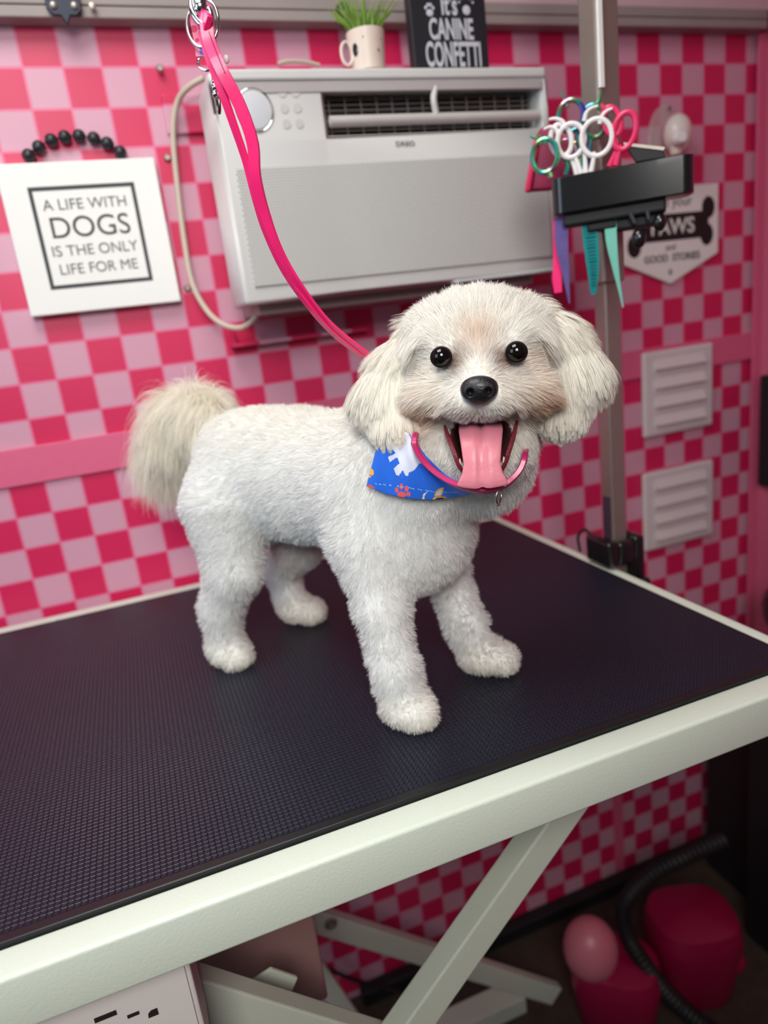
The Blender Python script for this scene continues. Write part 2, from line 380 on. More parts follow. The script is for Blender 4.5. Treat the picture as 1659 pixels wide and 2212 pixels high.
# black sign on the unit
sb = thing('block_sign', 'black block sign with white hand lettering about canine confetti, on the air conditioner', 'sign')
c0 = onY(897, 142, 1.000); c1 = onY(1057, 140, 1.000); sx0, sx1 = c0[0], c1[0]; BY = .9996
bmo('board', box(NB(), (sx0, 1.0, tz), (sx1, 1.018, tz+.150)), mat('black_paint', (26, 27, 31), .5), sb, bev=.001)
sxm = (sx0+sx1)/2; M_WT = mat('white_lettering', (196, 196, 204), .6)
text('lettering', 'CONFETTI', .043, wallM(sxm+.003, BY, tz+.0185), M_WT, sb, sx=.43, bold=.0009, depth=.0003)
text('lettering', 'CANINE', .036, wallM(sxm+.002, BY, tz+.050), M_WT, sb, sx=.52, bold=.0009, depth=.0003)
text('lettering', "It's", .036, wallM(sxm+.001, BY, tz+.080), M_WT, sb, sx=.62, bold=.0008, depth=.0003)
text('lettering', 'DOG HAIR', .036, wallM(sxm, BY, tz+.1125), M_WT, sb, sx=.54, bold=.0006, depth=.0003)
def paw(bm, c, s, ex, ez, ny, mi=0, th=.0006):
    c = np.array(c, float); ex = np.array(ex, float); ez = np.array(ez, float)
    R = Matrix([list(x) for x in np.array([ex, np.cross(ez, ex), ez]).T]).to_4x4()
    for x, z, a, b in ((0, -.25, .42, .34), (-.42, .22, .15, .2), (-.15, .48, .15, .2), (.17, .48, .15, .2), (.44, .2, .15, .2)):
        ball(bm, c+ex*x*s+ez*z*s, (a*s, th, b*s), R, 14, 8, mi)
bm = NB(); paw(bm, (sxm-.0290, BY, tz+.074), .013, (1, 0, 0), (0, 0, 1), None); bmo('paw_print', bm, M_WT, sb)
bm = NB(); ball(bm, (sxm+.028, BY, tz+.075), (.006, .0005, .006))
for k in range(5): a = math.pi*(.15+.175*k); ball(bm, (sxm+.028+.012*math.cos(a), BY, tz+.079+.012*math.sin(a)), (.0016, .0004, .0016), None, 8, 6)
bmo('lettering', bm, M_WT, sb)

# ================================================================== WHITE "DOGS" SIGN
sg = thing('wall_sign', 'square white sign with black border reading A LIFE WITH DOGS', 'sign')
SX0, SX1, SZ0, SZ1, SY = -.111, .1008, 1.4535, 1.6555, 1.150
bmo('board', box(NB(), (SX0, SY, SZ0), (SX1, YW-.001, SZ1)), M_BOARD, sg, bev=.0015)
bx0, bx1, bz0, bz1, t_ = -.0765, .066, 1.4875, 1.624, .0052
bm = NB()
for lo, hi in (((bx0, bz0), (bx1, bz0+t_)), ((bx0, bz1-t_), (bx1, bz1)), ((bx0, bz0+t_), (bx0+t_, bz1-t_)), ((bx1-t_, bz0+t_), (bx1, bz1-t_))):
    box(bm, (lo[0], SY-.0006, lo[1]), (hi[0], SY+.0004, hi[1]))
bmo('border', bm, M_INK, sg)
xm = (bx0+bx1)/2
for s, z, sz, sx, m_ in (('A LIFE WITH', 1.599, .0205, 1.0, M_INKG), ('DOGS', 1.568, .040, 1.0, M_INK), ('IS THE ONLY', 1.5375, .0205, 1.0, M_INKG), ('LIFE FOR ME', 1.5125, .0205, .98, M_INKG)):
    text('lettering', s, sz, wallM(xm, SY-.0003, z), m_, sg, sx=sx, depth=.0002)
P = [onY(u, v, 1.160) for u, v in ((62, 336), (84, 318), (111, 303), (140, 296), (171, 294), (203, 299), (232, 310), (260, 329))]
bm = NB()
for p in P: ball(bm, p, .0090, None, 20, 14)
bmo('bead_hanger', bm, mat('black_bead', (30, 33, 38), .38), sg, smooth=True)
bm = NB(); P2 = [P[0]+np.array([-.004, 0, -.02])]+P+[P[-1]+np.array([.006, 0, -.02])]
tube(bm, smoothpts(P2, 4), .001, 6); bmo('cord', bm, M_BLACKM, sg)

# ================================================================== BONE PLAQUE
pq = thing('wall_plaque', 'white pennant-shaped plaque with a black bone and grey lettering', 'sign'); PYY = YW-.0085
qx0, qx1 = .9255, 1.1635; qm = 1.0445
bm = NB(); prism(bm, [(qx0, 1.437), (qm, 1.389), (qx1, 1.438), (qx1, 1.568), (qx0, 1.568)], .006, Matrix.Translation((0, PYY, 0))); bmo('board', bm, M_BOARD, pq, bev=.001)
bm = NB()
for x, z in ((.958, 1.465), (.958, 1.515), (1.1345, 1.475), (1.138, 1.525)): ball(bm, (x, PYY, z), (.0165, .0008, .021), None, 24, 8)
box(bm, (.958, PYY-.0006, 1.470), (1.138, PYY+.0004, 1.519)); bmo('bone', bm, M_BLACKM, pq)
text('lettering', 'PAWS', .040, wallM(qm+.005, PYY-.0009, 1.494), M_BOARD, pq, sx=1.0, bold=.0006, depth=.0003)
text('lettering', 'wipe your', .026, wallM(qm, PYY-.0004, 1.540), M_INKG, pq, depth=.0003)
text('lettering', 'and', .017, wallM(qm, PYY-.0004, 1.4575), M_INKG, pq, depth=.0003)
text('lettering', 'GOOD  STORIES', .0185, wallM(qm+.004, PYY-.0004, 1.4375), M_INKG, pq, bold=.0004, depth=.0003)
bm = NB(); paw(bm, (qm-.001, PYY, 1.411), .009, (1, 0, 0), (0, 0, 1), None); bmo('paw_print', bm, M_INKG, pq)

# white ball fixture in a clear oval dome
fx = thing('dome_fixture', 'white round fixture in a translucent oval dome on the wall', 'wall fixture')
c = onY(1445, 300, YW-.012)
bmo('back_plate', lathe(NB(), [(.044, 0), (.044, .003), (.040, .006)], (0, 0, 0), (0, -1, 0), 40), mat('clear_plastic', (225, 205, 205), .15, alpha=.28), fx, smooth=True)
o = fx.children[0]; o.data.transform(Matrix.Translation((c[0], YW-.001, c[2]-.002)) @ Matrix.Diagonal((.93, 1, 1.42, 1)))
bm = NB(); ball(bm, (c[0]+.004, YW-.03, c[2]+.004), (.026, .024, .034)); bmo('globe', bm, mat('frosted_globe', (226, 214, 206), .3), fx, smooth=True)
bm = NB(); lathe(bm, [(.011, 0), (.013, .012), (.009, .02)], (c[0]-.020, YW-.052, c[2]-.010), (-.2, -1, 0), 20)
bmo('lens', bm, mat('bright_white_cap', (244, 238, 234), .25), fx, smooth=True)
bm = NB(); lathe(bm, [(.010, 0), (.011, .02)], (c[0]-.014, YW-.045, c[2]-.034), (0, 0, 1), 18); bmo('socket', bm, mat('cream_ceramic', (0, 0, 0)), fx, smooth=True)
for z in (.053, -.047): bmo('screw_head', lathe(NB(), [(.004, 0), (.004, .002)], (c[0]+.006, YW-.007, c[2]+z), (0, -1, 0), 12), M_GREYPL, fx)

# black wall box at the right
tag(bmo('wall_box', box(NB(), (1.262, .95, .935), (1.2795, 1.143, 1.178)), M_BLACKM, bev=.004), 'black flat panel on the pink right wall, cut by the photo edge', 'panel')
# ================================================================== GROOMING TABLE
TX0, TX1, TY0, TY1 = -.49, .600, .4362, 1.141
tb = thing('grooming_table', 'white electric grooming table with a ribbed black rubber mat', 'table')
def mat_rubber():
    m = bpy.data.materials.new('ribbed_black_rubber'); m.use_nodes = True; nt = m.node_tree; b = nt.nodes['Principled BSDF']
    b.inputs['Base Color'].default_value = (*lin((25, 29, 42)), 1); b.inputs['Roughness'].default_value = .36; b.inputs['Specular IOR Level'].default_value = .34
    geo = nt.nodes.new('ShaderNodeNewGeometry'); sp = nt.nodes.new('ShaderNodeSeparateXYZ'); nt.links.new(geo.outputs['Position'], sp.inputs[0])
    f = lambda *a: math_node(nt, *a); PT = .0047
    y = f('DIVIDE', sp.outputs[1], PT*1.0); row = f('FLOOR', y)
    x = f('DIVIDE', sp.outputs[0], PT)
    # long ridges along Y, short staggered ridges along X forming little cells
    wob = f('MULTIPLY', f('SINE', f('MULTIPLY', y, 6.283)), .10)
    ax = f('ABSOLUTE', f('SUBTRACT', f('FRACT', f('ADD', x, wob)), .5))
    ay = f('ABSOLUTE', f('SUBTRACT', f('FRACT', y), .5))
    r1 = f('SMOOTH_MIN', f('MAXIMUM', f('MULTIPLY', f('SUBTRACT', ax, .34), 6.2), 0.0), 1.0, .2)
    r2 = f('SMOOTH_MIN', f('MAXIMUM', f('MULTIPLY', f('SUBTRACT', ay, .34), 6.2), 0.0), 1.0, .2)
    h = f('MAXIMUM', r1, f('MULTIPLY', r2, .85))
    bp = nt.nodes.new('ShaderNodeBump'); bp.inputs['Strength'].default_value = .9; bp.inputs['Distance'].default_value = .0014
    nt.links.new(h, bp.inputs['Height']); nt.links.new(bp.outputs['Normal'], b.inputs['Normal'])
    no = nt.nodes.new('ShaderNodeTexNoise'); no.inputs['Scale'].default_value = 7; no.inputs['Detail'].default_value = 6
    nt.links.new(geo.outputs['Position'], no.inputs['Vector'])
    nt.links.new(f('ADD', f('MULTIPLY', no.outputs['Fac'], .16), .30), b.inputs['Roughness'])
    return m
mx0, mx1, my0, my1 = TX0+.03, .5795, .4655, 1.1068
bmo('rubber_mat', box(NB(), (mx0+.004, my0+.009, ZT-.004), (mx1-.004, my1-.004, ZT)), mat_rubber(), tb, bev=.0006)
bm = NB()
for lo, hi in (((mx0, my0), (mx1, my0+.0095)), ((mx0, my1-.0045), (mx1, my1)), ((mx0, my0+.0095), (mx0+.0045, my1-.0045)), ((mx1-.0045, my0+.0095), (mx1, my1-.0045))):
    box(bm, (lo[0], lo[1], ZT-.006), (hi[0], hi[1], ZT+.0002))
bmo('mat_border', bm, mat('smooth_black_rubber', (20, 20, 22), .38), tb, bev=.0012)
def chip_mat():
    m = mat('chipped_white_coat', (214, 222, 206), .38, bump=(420, .22), var=.02); nt = m.node_tree; b = nt.nodes['Principled BSDF']
    tc = nt.nodes.new('ShaderNodeTexCoord'); n = nt.nodes.new('ShaderNodeTexNoise'); n.inputs['Scale'].default_value = 55; n.inputs['Detail'].default_value = 3
    nt.links.new(tc.outputs['Object'], n.inputs['Vector'])
    g = math_node(nt, 'GREATER_THAN', n.outputs['Fac'], .775)
    old = b.inputs['Base Color'].links[0].from_socket
    mx = nt.nodes.new('ShaderNodeMix'); mx.data_type = 'RGBA'; mx.inputs[7].default_value = (*lin((60, 60, 56)), 1)
    nt.links.new(g, mx.inputs[0]); nt.links.new(old, mx.inputs[6]); nt.links.new(mx.outputs[2], b.inputs['Base Color']); return m
M_CHIP = chip_mat()
zf0 = ZT-.049
bmo('front_rail', box(NB(), (TX0, TY0, zf0), (TX1, my0-.0003, ZT-.003)), M_CHIP, tb, bev=.0035, seg=4, smooth=True)
bmo('rear_rail', box(NB(), (TX0, my1+.0003, zf0), (TX1, TY1, ZT-.003)), M_CHIP, tb, bev=.003, seg=3, smooth=True)
bmo('side_rail', box(NB(), (mx1+.0003, my0-.0002, zf0), (TX1, my1+.0002, ZT-.003)), M_CHIP, tb, bev=.003, seg=3, smooth=True)
bmo('side_rail', box(NB(), (TX0, my0-.0002, zf0), (mx0-.0003, my1+.0002, ZT-.003)), M_CHIP, tb, bev=.003, seg=3, smooth=True)
bmo('deck', box(NB(), (mx0-.0002, my0, ZT-.030), (mx1+.0002, my1, ZT-.0065)), mat('deck_board', (96, 74, 66), .7), tb)
def beam(name, a, b, w, t, m, parent, bev=.002):
    a = np.array(a, float); b = np.array(b, float); d = b-a; L = np.linalg.norm(d); d /= L
    ey = np.array([0, 1., 0]); ez = np.cross(d, ey); ez /= np.linalg.norm(ez); ey = np.cross(ez, d)
    return bmo(name, box(NB(), (0, -t/2, -w/2), (L, t/2, w/2), basis(a, d, ey, ez)), m, parent, bev=bev)
def lineY(u0, v0, u1, v1, Y, z0=None, z1=None):
    a = onY(u0, v0, Y); b = onY(u1, v1, Y)
    def ext(z): t = (z-a[2])/(b[2]-a[2]); return a+(b-a)*t
    return (ext(z0) if z0 is not None else a), (ext(z1) if z1 is not None else b)
# front scissor leg (rises to the right) and its crossing mate
a, b = lineY(1243, 1745, 914, 2212, .515, .965, .03); a[1] = b[1] = .53
beam('scissor_leg', a, b, .034, .028, M_FRAMED, tb)
a, b = lineY(417, 2142, 820, 2262, .545, .88, .10)
beam('scissor_leg', a, b, .042, .022, M_FRAMED, tb)
# rear pair
a, b = lineY(700, 1990, 1260, 2165, .97, None, .03); a = a+(a-b)*.35
a[2] = min(a[2], .94)
beam('scissor_leg', a, b, .040, .02, M_FRAMED, tb)
a2 = np.array([a[0]+.52, .99, .80]); b2 = np.array([a[0]-.10, .99, .10])
a, b = lineY(650, 2045, 800, 2260, .93)
beam('link_arm', a+(a-b)*.16, b, .030, .012, M_FRAMED, tb)
for u, v, Y in ((715, 1996, .958), (651, 2052, .922)):
    c = onY(u, v, Y); bm = NB(); torus(bm, c, (1, 0, 0), (0, 0, 1), .0085, .0085, .003, 8, 24); lathe(bm, [(.005, 0), (.005, .004)], c, (0, -1, 0), 16)
    bmo('pivot_bolt', bm, M_STEEL, tb, smooth=True)
bm = NB(); c = [onY(u, v, .60) for u, v in ((512, 2112), (580, 2068), (636, 2088), (612, 2146))]
prism(bm, [(q[0], q[2]) for q in c], .004, Matrix.Translation((0, .585, 0))); bmo('bracket_plate', bm, M_FRAMED, tb, bev=.0008)
bmo('cross_bar', box(NB(), (-.42, .56, .90), (-.02, 1.02, .94)), M_FRAMED, tb, bev=.002)
bmo('base_frame', box(NB(), (-.42, .55, .0), (.50, .60, .04)), M_FRAMED, tb, bev=.002)
bmo('base_frame', box(NB(), (-.42, .98, .0), (.50, 1.03, .04)), M_FRAMED, tb, bev=.002)
# motor housing
bmo('motor_housing', box(NB(), (-.20, .66, .62), (.075, .93, .88)), mat('dull_pink_brown_box', (150, 112, 108), .6), tb, bev=.003)
bmo('motor_bracket', box(NB(), (-.30, .70, .90), (-.10, .90, .962)), M_FRAMED, tb)
# control box with sockets, hanging under the front rail
cb = thing('control_box', 'white control box with power sockets fixed under the front rail', 'control box')
c = onY(412, 2092, .462); bx1_ = -.0455; bxx0 = -.235
bmo('casing', box(NB(), (bxx0, .462, .835), (bx1_, .520, zf0-.0004)), mat('box_white', (222, 214, 208), .4), cb, bev=.002)
bmo('faceplate', box(NB(), (bxx0+.006, .4600, .84), (bx1_-.004, .4615, zf0-.002)), mat('box_white', (0, 0, 0)), cb, bev=.0005)
M_HOLE = mat('socket_hole', (26, 16, 14), .8)
for u, v, w_, h_ in ((228, 2196, .0155, .0042), (288, 2192, .0085, .0030)):
    p = onY(u, v, .4598); bmo('socket_slot', box(NB(), (p[0]-w_/2, .4595, p[2]-h_/2), (p[0]+w_/2, .4602, p[2]+h_/2)), M_HOLE, cb)
p = onY(331, 2188, .4598); bm = NB(); prism(bm, [(-.004, -.003), (.0035, -.003), (.0035, .003), (-.001, .003), (-.0035, .001)], .0007, Matrix.Translation((p[0], .4595, p[2]))); bmo('socket_slot', bm, M_HOLE, cb)

# ================================================================== ARM POLE
pn = np.array([.614, .80]); pw = .0135
ap = thing('arm_pole', 'tall square chrome grooming arm pole clamped to the right table edge', 'pole')
bmo('lower_tube', box(NB(), (pn[0]-pw*.88, pn[1]-pw*.88, .90), (pn[0]+pw*.88, pn[1]+pw*.88, 1.46)), M_STEEL, ap, bev=.002)
bmo('upper_tube', box(NB(), (pn[0]-pw*1.25, pn[1]-pw*1.25, 1.40), (pn[0]+pw*1.25, pn[1]+pw*1.25, 2.0)), M_STEEL, ap, bev=.003)
p = onY(1300, 190, pn[1]-pw*1.25-.003); bmo('highlight_strip', box(NB(), (p[0]-.0035, pn[1]-pw*1.25-.005, p[2]), (p[0]+.0035, pn[1]-pw*1.25-.0005, 2.0)), mat('highlight_strip', (240, 238, 232), .3), ap, bev=.001)  # white strip stands in for the bright highlight along the pole's face
bmo('reflection_strip', box(NB(), (pn[0]-pw*.88-.002, pn[1]-.008, 1.02), (pn[0]-pw*.88+.0005, pn[1]+.006, 1.11)), mat('dark_purple_strip', (70, 50, 66), .4), ap)  # dark purple strip paints in the reflection on the pole's left face
cl = thing('table_clamp', 'black two-lobed clamp holding the chrome pole to the table edge', 'clamp')
bm = NB(); box(bm, (.5815, .7725, 1.0115), (.6005, .8275, 1.050)); box(bm, (.627, .7725, .985), (.645, .8275, 1.050)); box(bm, (.6005, .7725, 1.0115), (.627, .787, 1.046)); bmo('clamp_body', bm, M_BLACK, cl, bev=.005, seg=3, smooth=True)
bmo('clamp_plate', box(NB(), (.627, .768, .94), (.650, .835, .984)), M_BLACKM, cl, bev=.003)
bm = NB(); P = [(.598, .835, 1.045), (.596, .848, 1.050), (.594, .862, 1.035), (.594, .858, 1.012)]; tube(bm, smoothpts(P, 6), .0022, 8); bmo('clamp_lever', bm, M_BLACKM, cl, smooth=True)

bm = NB(); tube(bm, [(.614, .80, 1.985), (.36, .695, 1.985), (.09, .583, 1.985)], .009, 12); bmo('arm', bm, M_STEEL, ap, smooth=True)
# ================================================================== TOOL CADDY AND TOOLS
cd = np.array([.7467, -.6652, 0]); cn = np.array([-.6652, -.7467, 0])    # along (towards right), facing normal
cp0 = np.array([pn[0], pn[1], 0])+cn*.071                                # front plane
def onC(u, v, off=0.0):                                                   # point on plane parallel to the caddy face
    return onP(u, v, cp0-cn*off, cn)
def cuv(p): return np.array([np.dot(p-cp0, cd), p[2]])
TL, TR = cuv(onC(1187, 386)), cuv(onC(1500, 328)); BL, BR = cuv(onC(1200, 476)), cuv(onC(1500, 412))
cx0, cx1 = TL[0], TR[0]; cz1 = (TL[1]+TR[1])/2; cz0 = (BL[1]+BR[1])/2
MC = basis((cp0[0], cp0[1], 0), cd, -cn, (0, 0, 1))                        # x along, y back, z up
cy = thing('tool_caddy', 'glossy black tool caddy clamped on the chrome pole, full of shears', 'caddy')
D = .045
def rrect(x0, x1, y0, y1, r, n=8):
    out = []
    for cx_, cy_, a0 in ((x1-r, y1-r, 0), (x0+r, y1-r, 90), (x0+r, y0+r, 180), (x1-r, y0+r, 270)):
        for k in range(n+1): a = math.radians(a0+90*k/n); out.append((cx_+r*math.cos(a), cy_+r*math.sin(a)))
    return out
def loft(bm, rings, closeb=True, closet=True):
    R = [[bm.verts.new(p) for p in r] for r in rings]; k = len(R[0])
    for A, B in zip(R, R[1:]):
        for j in range(k): bm.faces.new((A[j], A[(j+1) % k], B[(j+1) % k], B[j]))
    if closeb: bm.faces.new(R[0][::-1])
    if closet: bm.faces.new(R[-1])
    return bm
o_ = rrect(cx0, cx1, 0, D, .014); i_ = rrect(cx0+.0025, cx1-.0025, .0025, D-.0025, .012); mtr = rrect(cx0+.004, cx1-.004, .004, D-.004, .012)
bm = NB()
loft(bm, [[(x, y, cz0+.002) for x, y in mtr], [(x, y, cz0+.004) for x, y in o_], [(x, y, cz1-.001) for x, y in o_], [(x, y, cz1) for x, y in i_], [(x, y, cz1-.018) for x, y in i_]])
bmesh.ops.transform(bm, matrix=MC, verts=bm.verts); bmo('tray', bm, M_BLACK, cy, smooth=True)
bm = NB(); box(bm, (cx0+.012, .008, cz0-.012), (cx1-.03, D-.004, cz0+.002), MC); box(bm, (cx0+.04, .014, cz0-.022), (cx0+.075, D-.002, cz0-.011), MC)
bmo('under_frame', bm, M_BLACKM, cy, bev=.003)
def cq(u, v, off): p = onC(u, v, off); return np.array([np.dot(p-cp0, cd), off, p[2]])
q = cq(1400, 470, .03); bm = NB(); box(bm, (q[0]-.040, .018, q[2]-.010), (q[0]+.018, .055, q[2]+.016), MC); bmo('clamp_block', bm, M_BLACKM, cy, bev=.003)
for u, v, s in ((1380, 515, .0085), (1425, 480, .0075)):
    q = onC(u, v, .012); bm = NB(); ball(bm, q, (s, s, s*1.35)); bmo('knob', bm, M_BLACK, cy, smooth=True)
bm = NB(); tube(bm, [onC(1362, 462, .010), onC(1372, 482, .010)], .0028, 8); bmo('clamp_screw', bm, M_CHROME, cy, smooth=True)
bm = NB(); tube(bm, [onC(1398, 455, .010), onC(1402, 474, .010)], .0025, 8); bmo('clamp_screw', bm, M_CHROME, cy, smooth=True)

def rainbow():
    m = bpy.data.materials.new('rainbow_titanium'); m.use_nodes = True; nt = m.node_tree; b = nt.nodes['Principled BSDF']
    b.inputs['Metallic'].default_value = .8; b.inputs['Roughness'].default_value = .25
    geo = nt.nodes.new('ShaderNodeNewGeometry'); n = nt.nodes.new('ShaderNodeTexNoise'); n.inputs['Scale'].default_value = 38; n.inputs['Detail'].default_value = 1
    nt.links.new(geo.outputs['Position'], n.inputs['Vector']); r = nt.nodes.new('ShaderNodeValToRGB'); nt.links.new(n.outputs['Fac'], r.inputs[0])
    e = r.color_ramp.elements; e[0].position = .30; e[0].color = (*lin((84, 80, 170)), 1); e[1].position = .70; e[1].color = (*lin((205, 186, 120)), 1)
    for p_, c_ in ((.40, (80, 150, 180)), (.48, (90, 185, 150)), (.56, (130, 170, 110)), (.63, (170, 120, 180))):
        k = e.new(p_); k.color = (*lin(c_), 1)
    nt.links.new(r.outputs[0], b.inputs['Base Color']); return m
M_RB = rainbow(); M_WH = mat('white_enamel', (238, 232, 230), .3); M_PK = mat('pink_enamel', (232, 50, 104), .35)
M_TEAL = mat('teal_blade', (20, 150, 150), .3, metal=.5); M_AQ = mat('aqua_blade', (120, 196, 176), .35, metal=.3); M_PUR = mat('purple_blade', (122, 104, 168), .3, metal=.6, var=.35)
rim = cz1
def shears(lab, m, off, rings, shanks, rests, blade=None, bm_=None, tubr=.0031):
    t = thing('grooming_shears', lab, 'shears', 'grooming shears standing in the black caddy')
    for k, (u, v, rx, ry, tilt) in enumerate(rings):
        bm = NB(); c = onC(u, v, off+.003*k); ca, sa = math.cos(tilt), math.sin(tilt)
        ex = cd*ca+np.array([0, 0, 1])*sa; ey = -cd*sa+np.array([0, 0, 1])*ca
        torus(bm, c, ex, ey, rx, ry, tubr, 8, 32)
        bmo('finger_ring', bm, m, t, smooth=True)
    for k, P in enumerate(shanks):
        bm = NB(); tube(bm, smoothpts([onC(u, v, off+.003*k) for u, v in P], 5), [.0020, .0028, .0036], 8); bmo('shank', bm, m, t, smooth=True)
    for P in rests:
        bm = NB(); tube(bm, smoothpts([onC(u, v, off) for u, v in P], 6), [.0028, .0021, .0015], 8); bmo('finger_rest', bm, m, t, smooth=True)
    return t
shears('white-handled shears with two rings and curled rests, left of the caddy centre', M_WH, .016,
       [(1233, 304, .0158, .0185, 0), (1212, 303, .012, .018, .2)], [[(1241, 334), (1247, 352), (1254, 376)], [(1222, 330), (1238, 352), (1247, 380)]], [[(1222, 278), (1215, 262), (1200, 256), (1186, 258)], [(1206, 290), (1200, 278), (1188, 274), (1175, 279)]])
shears('white-handled shears standing upright at the caddy centre, ring largest', M_WH, .013,
       [(1289, 297, .0172, .0200, .1)], [[(1284, 328), (1281, 350), (1276, 376)], [(1262, 330), (1264, 350), (1265, 380)]], [[(1295, 268), (1300, 252), (1310, 240), (1323, 234)], [(1262, 262), (1266, 245), (1276, 234), (1292, 229)]])
shears('rainbow shears whose ring rises above the white ones on the left', M_RB, .026, [(1233, 250, .0145, .017, 0)], [[(1245, 275), (1250, 320), (1255, 380)]], [[(1226, 231), (1220, 214), (1213, 201)]])
shears('blue-tanged rainbow shears behind the tallest white pair, in front of the pole', M_RB, .030, [(1283, 262, .013, .018, .2)], [[(1278, 290), (1272, 330), (1268, 380)]], [[(1290, 226), (1296, 210), (1299, 192)]])
shears('green rainbow shears leaning out at the far left end of the caddy', M_RB, .008, [(1177, 337, .0150, .0185, 0)], [[(1184, 362), (1187, 372), (1190, 384)]], [[(1180, 310), (1168, 298), (1160, 290)], [(1170, 312), (1158, 300), (1146, 293)]])
shears('small blue-purple shears low between the white pair and the caddy rim', M_RB, .020, [(1225, 325, .010, .013, .5)], [[(1218, 345), (1226, 358), (1222, 378)]], [[(1235, 318), (1240, 310), (1244, 306)]], tubr=.0016)
shears('pink shears with an oval ring, rightmost standing in the caddy', M_PK, .014, [(1349, 283, .0125, .0195, -.25), (1322, 262, .009, .016, .3)], [[(1341, 314), (1336, 334), (1330, 358)], [(1326, 285), (1332, 320), (1316, 360)]], [[(1312, 245), (1304, 232), (1299, 224)]], tubr=.0034)
# things hanging below: each blade is the lower half of a pair of shears
def blade(name, lab, m, P, w_, off, ferr=None, teeth=False, cat='shears'):
    t = thing(name, lab, cat)
    bm = NB(); pts = smoothpts([onC(u, v, off) for u, v in P], 8)
    tube(bm, pts, w_, prof=[(-1, -.12), (1, -.12), (1, .12), (-1, .12)], up=cn, mi=0); bmo('blade', bm, m, t)
    if teeth:
        bm = NB(); n = 26
        for k in range(n):
            a = pts[int((.06+.82*k/n)*len(pts))]; wv = np.interp(k/n, [0, 1], [w_[0], w_[-1]])
            box(bm, (-wv*.7, -.0016, -.0005), (wv*.85, .0002, .0005), basis(a+cn*.0009, cd, -cn, (0, 0, 1)))
        bmo('teeth', bm, mat('dark_teal', (10, 84, 92), .4), t)
    if ferr:
        bm = NB(); tube(bm, [onC(*ferr[0], off), onC(*ferr[1], off)], w_[0]*1.08, prof=[(-1, -.2), (1, -.2), (1, .2), (-1, .2)], up=cn); bmo('ferrule', bm, M_CHROME, t)
    return t
blade('thinning_shears', 'teal toothed thinning shears hanging point-down under the caddy', M_TEAL, [(1272, 462), (1276, 520), (1281, 580), (1282, 636)], [.0086, .0094, .0086, .0078, .0058, .0030], .020, ((1271, 448), (1272, 466)), True)
blade('curved_shears', 'pale aqua curved shears hanging below the caddy, in front of the pole', M_AQ, [(1320, 452), (1320, 510), (1330, 580), (1346, 664)], [.0050, .0070, .0064, .0044, .0022, .0008], .016)
blade('straight_shears', 'purple-blue shears hanging under the left end of the caddy', M_PUR, [(1212, 470), (1214, 530), (1222, 590), (1230, 655)], [.0078, .0084, .0072, .0050, .0028, .0010], .020)
blade('pink_comb', 'hot pink rounded tool tip hanging behind the purple shears', M_HOT, [(1200, 475), (1203, 560), (1203, 600), (1206, 632)], [.0035, .0045, .0060, .0048], .030, cat='comb')
# clipper blade
t = thing('clipper_blade', 'dark steel clipper blade lying tilted on the right of the caddy', 'clipper blade')
q = [cq(u, v, .02) for u, v in ((1349, 312), (1432, 322), (1438, 342), (1374, 352))]
bm = NB(); prism(bm, [(p[0], p[2]) for p in q], .014, MC @ Matrix.Translation((0, .014, 0))); bmo('body', bm, M_BLACKM, t, bev=.001)
q2 = [cq(u, v, .02) for u, v in ((1347, 310), (1436, 320), (1434, 327), (1350, 317))]
bm = NB(); prism(bm, [(p[0], p[2]) for p in q2], .017, MC @ Matrix.Translation((0, .0125, 0))); bmo('steel_edge', bm, M_STEEL, t)
# magenta pouch
t = thing('tool_pouch', 'magenta pouch hanging behind the left end of the caddy', 'pouch')
off = .058
q = [cq(u, v, off) for u, v in ((1136, 414), (1158, 292), (1166, 276), (1182, 268), (1265, 262), (1268, 405))]
bm = NB(); prism(bm, [(p[0], p[2]) for p in q], .012, MC @ Matrix.Translation((0, off, 0))); bmo('pouch_body', bm, M_MAG, t, bev=.004, seg=3, smooth=True)
q = [cq(u, v, off) for u, v in ((1133, 416), (1156, 290), (1168, 292), (1147, 414))]
bm = NB(); prism(bm, [(p[0], p[2]) for p in q], .018, MC @ Matrix.Translation((0, off-.006, 0))); bmo('piping', bm, mat('bright_pink_trim', (228, 40, 92), .4), t, bev=.003, smooth=True)

# ================================================================== LEASH
ls = thing('leash', 'hot pink flat leash running from the steel clip down to the dog', 'leash')
flat = [(-1, -.28), (-.92, -.40), (.92, -.40), (1, -.28), (1, .28), (.92, .40), (-.92, .40), (-1, .28)]
def strand(P, wd, name='strap', upv=None):
    pts = smoothpts([atD(u, v, d) for u, v, d in P], 10); n = len(pts)
    toc = CAM-pts; toc /= np.linalg.norm(toc, axis=1)[:, None]
    ups = toc.copy()
    if upv is not None:
        tw = np.interp(np.linspace(0, 1, n), np.linspace(0, 1, len(upv)), upv)
        T = np.gradient(pts, axis=0); T /= np.linalg.norm(T, axis=1)[:, None]
        s = np.cross(T, toc); ups = toc*np.cos(tw)[:, None]+s*np.sin(tw)[:, None]
    bm = NB(); tube(bm, pts, wd, prof=flat, up=ups); return bmo(name, bm, M_HOT, ls, smooth=True)
strand([(446, 50, .485), (452, 90, .487), (478, 150, .49), (520, 232, .50), (546, 310, .51), (552, 380, .52), (572, 460, .535), (604, 545, .55), (650, 622, .565), (712, 700, .59), (800, 772, .625)], [.0048, .0046, .0044, .0040, .0034, .0032], 'strap', [.1, .0, .25, .5, .8, 1.0])
strand([(438, 66, .492), (452, 122, .495), (474, 182, .498), (502, 262, .508), (530, 345, .52), (552, 430, .532), (574, 500, .545), (612, 582, .56), (662, 655, .575), (722, 722, .60), (796, 778, .63)], [.0036, .0034, .0032, .0032, .0030, .0030], 'strap', [.6, .7, .9, 1.0, 1.0, 1.0])
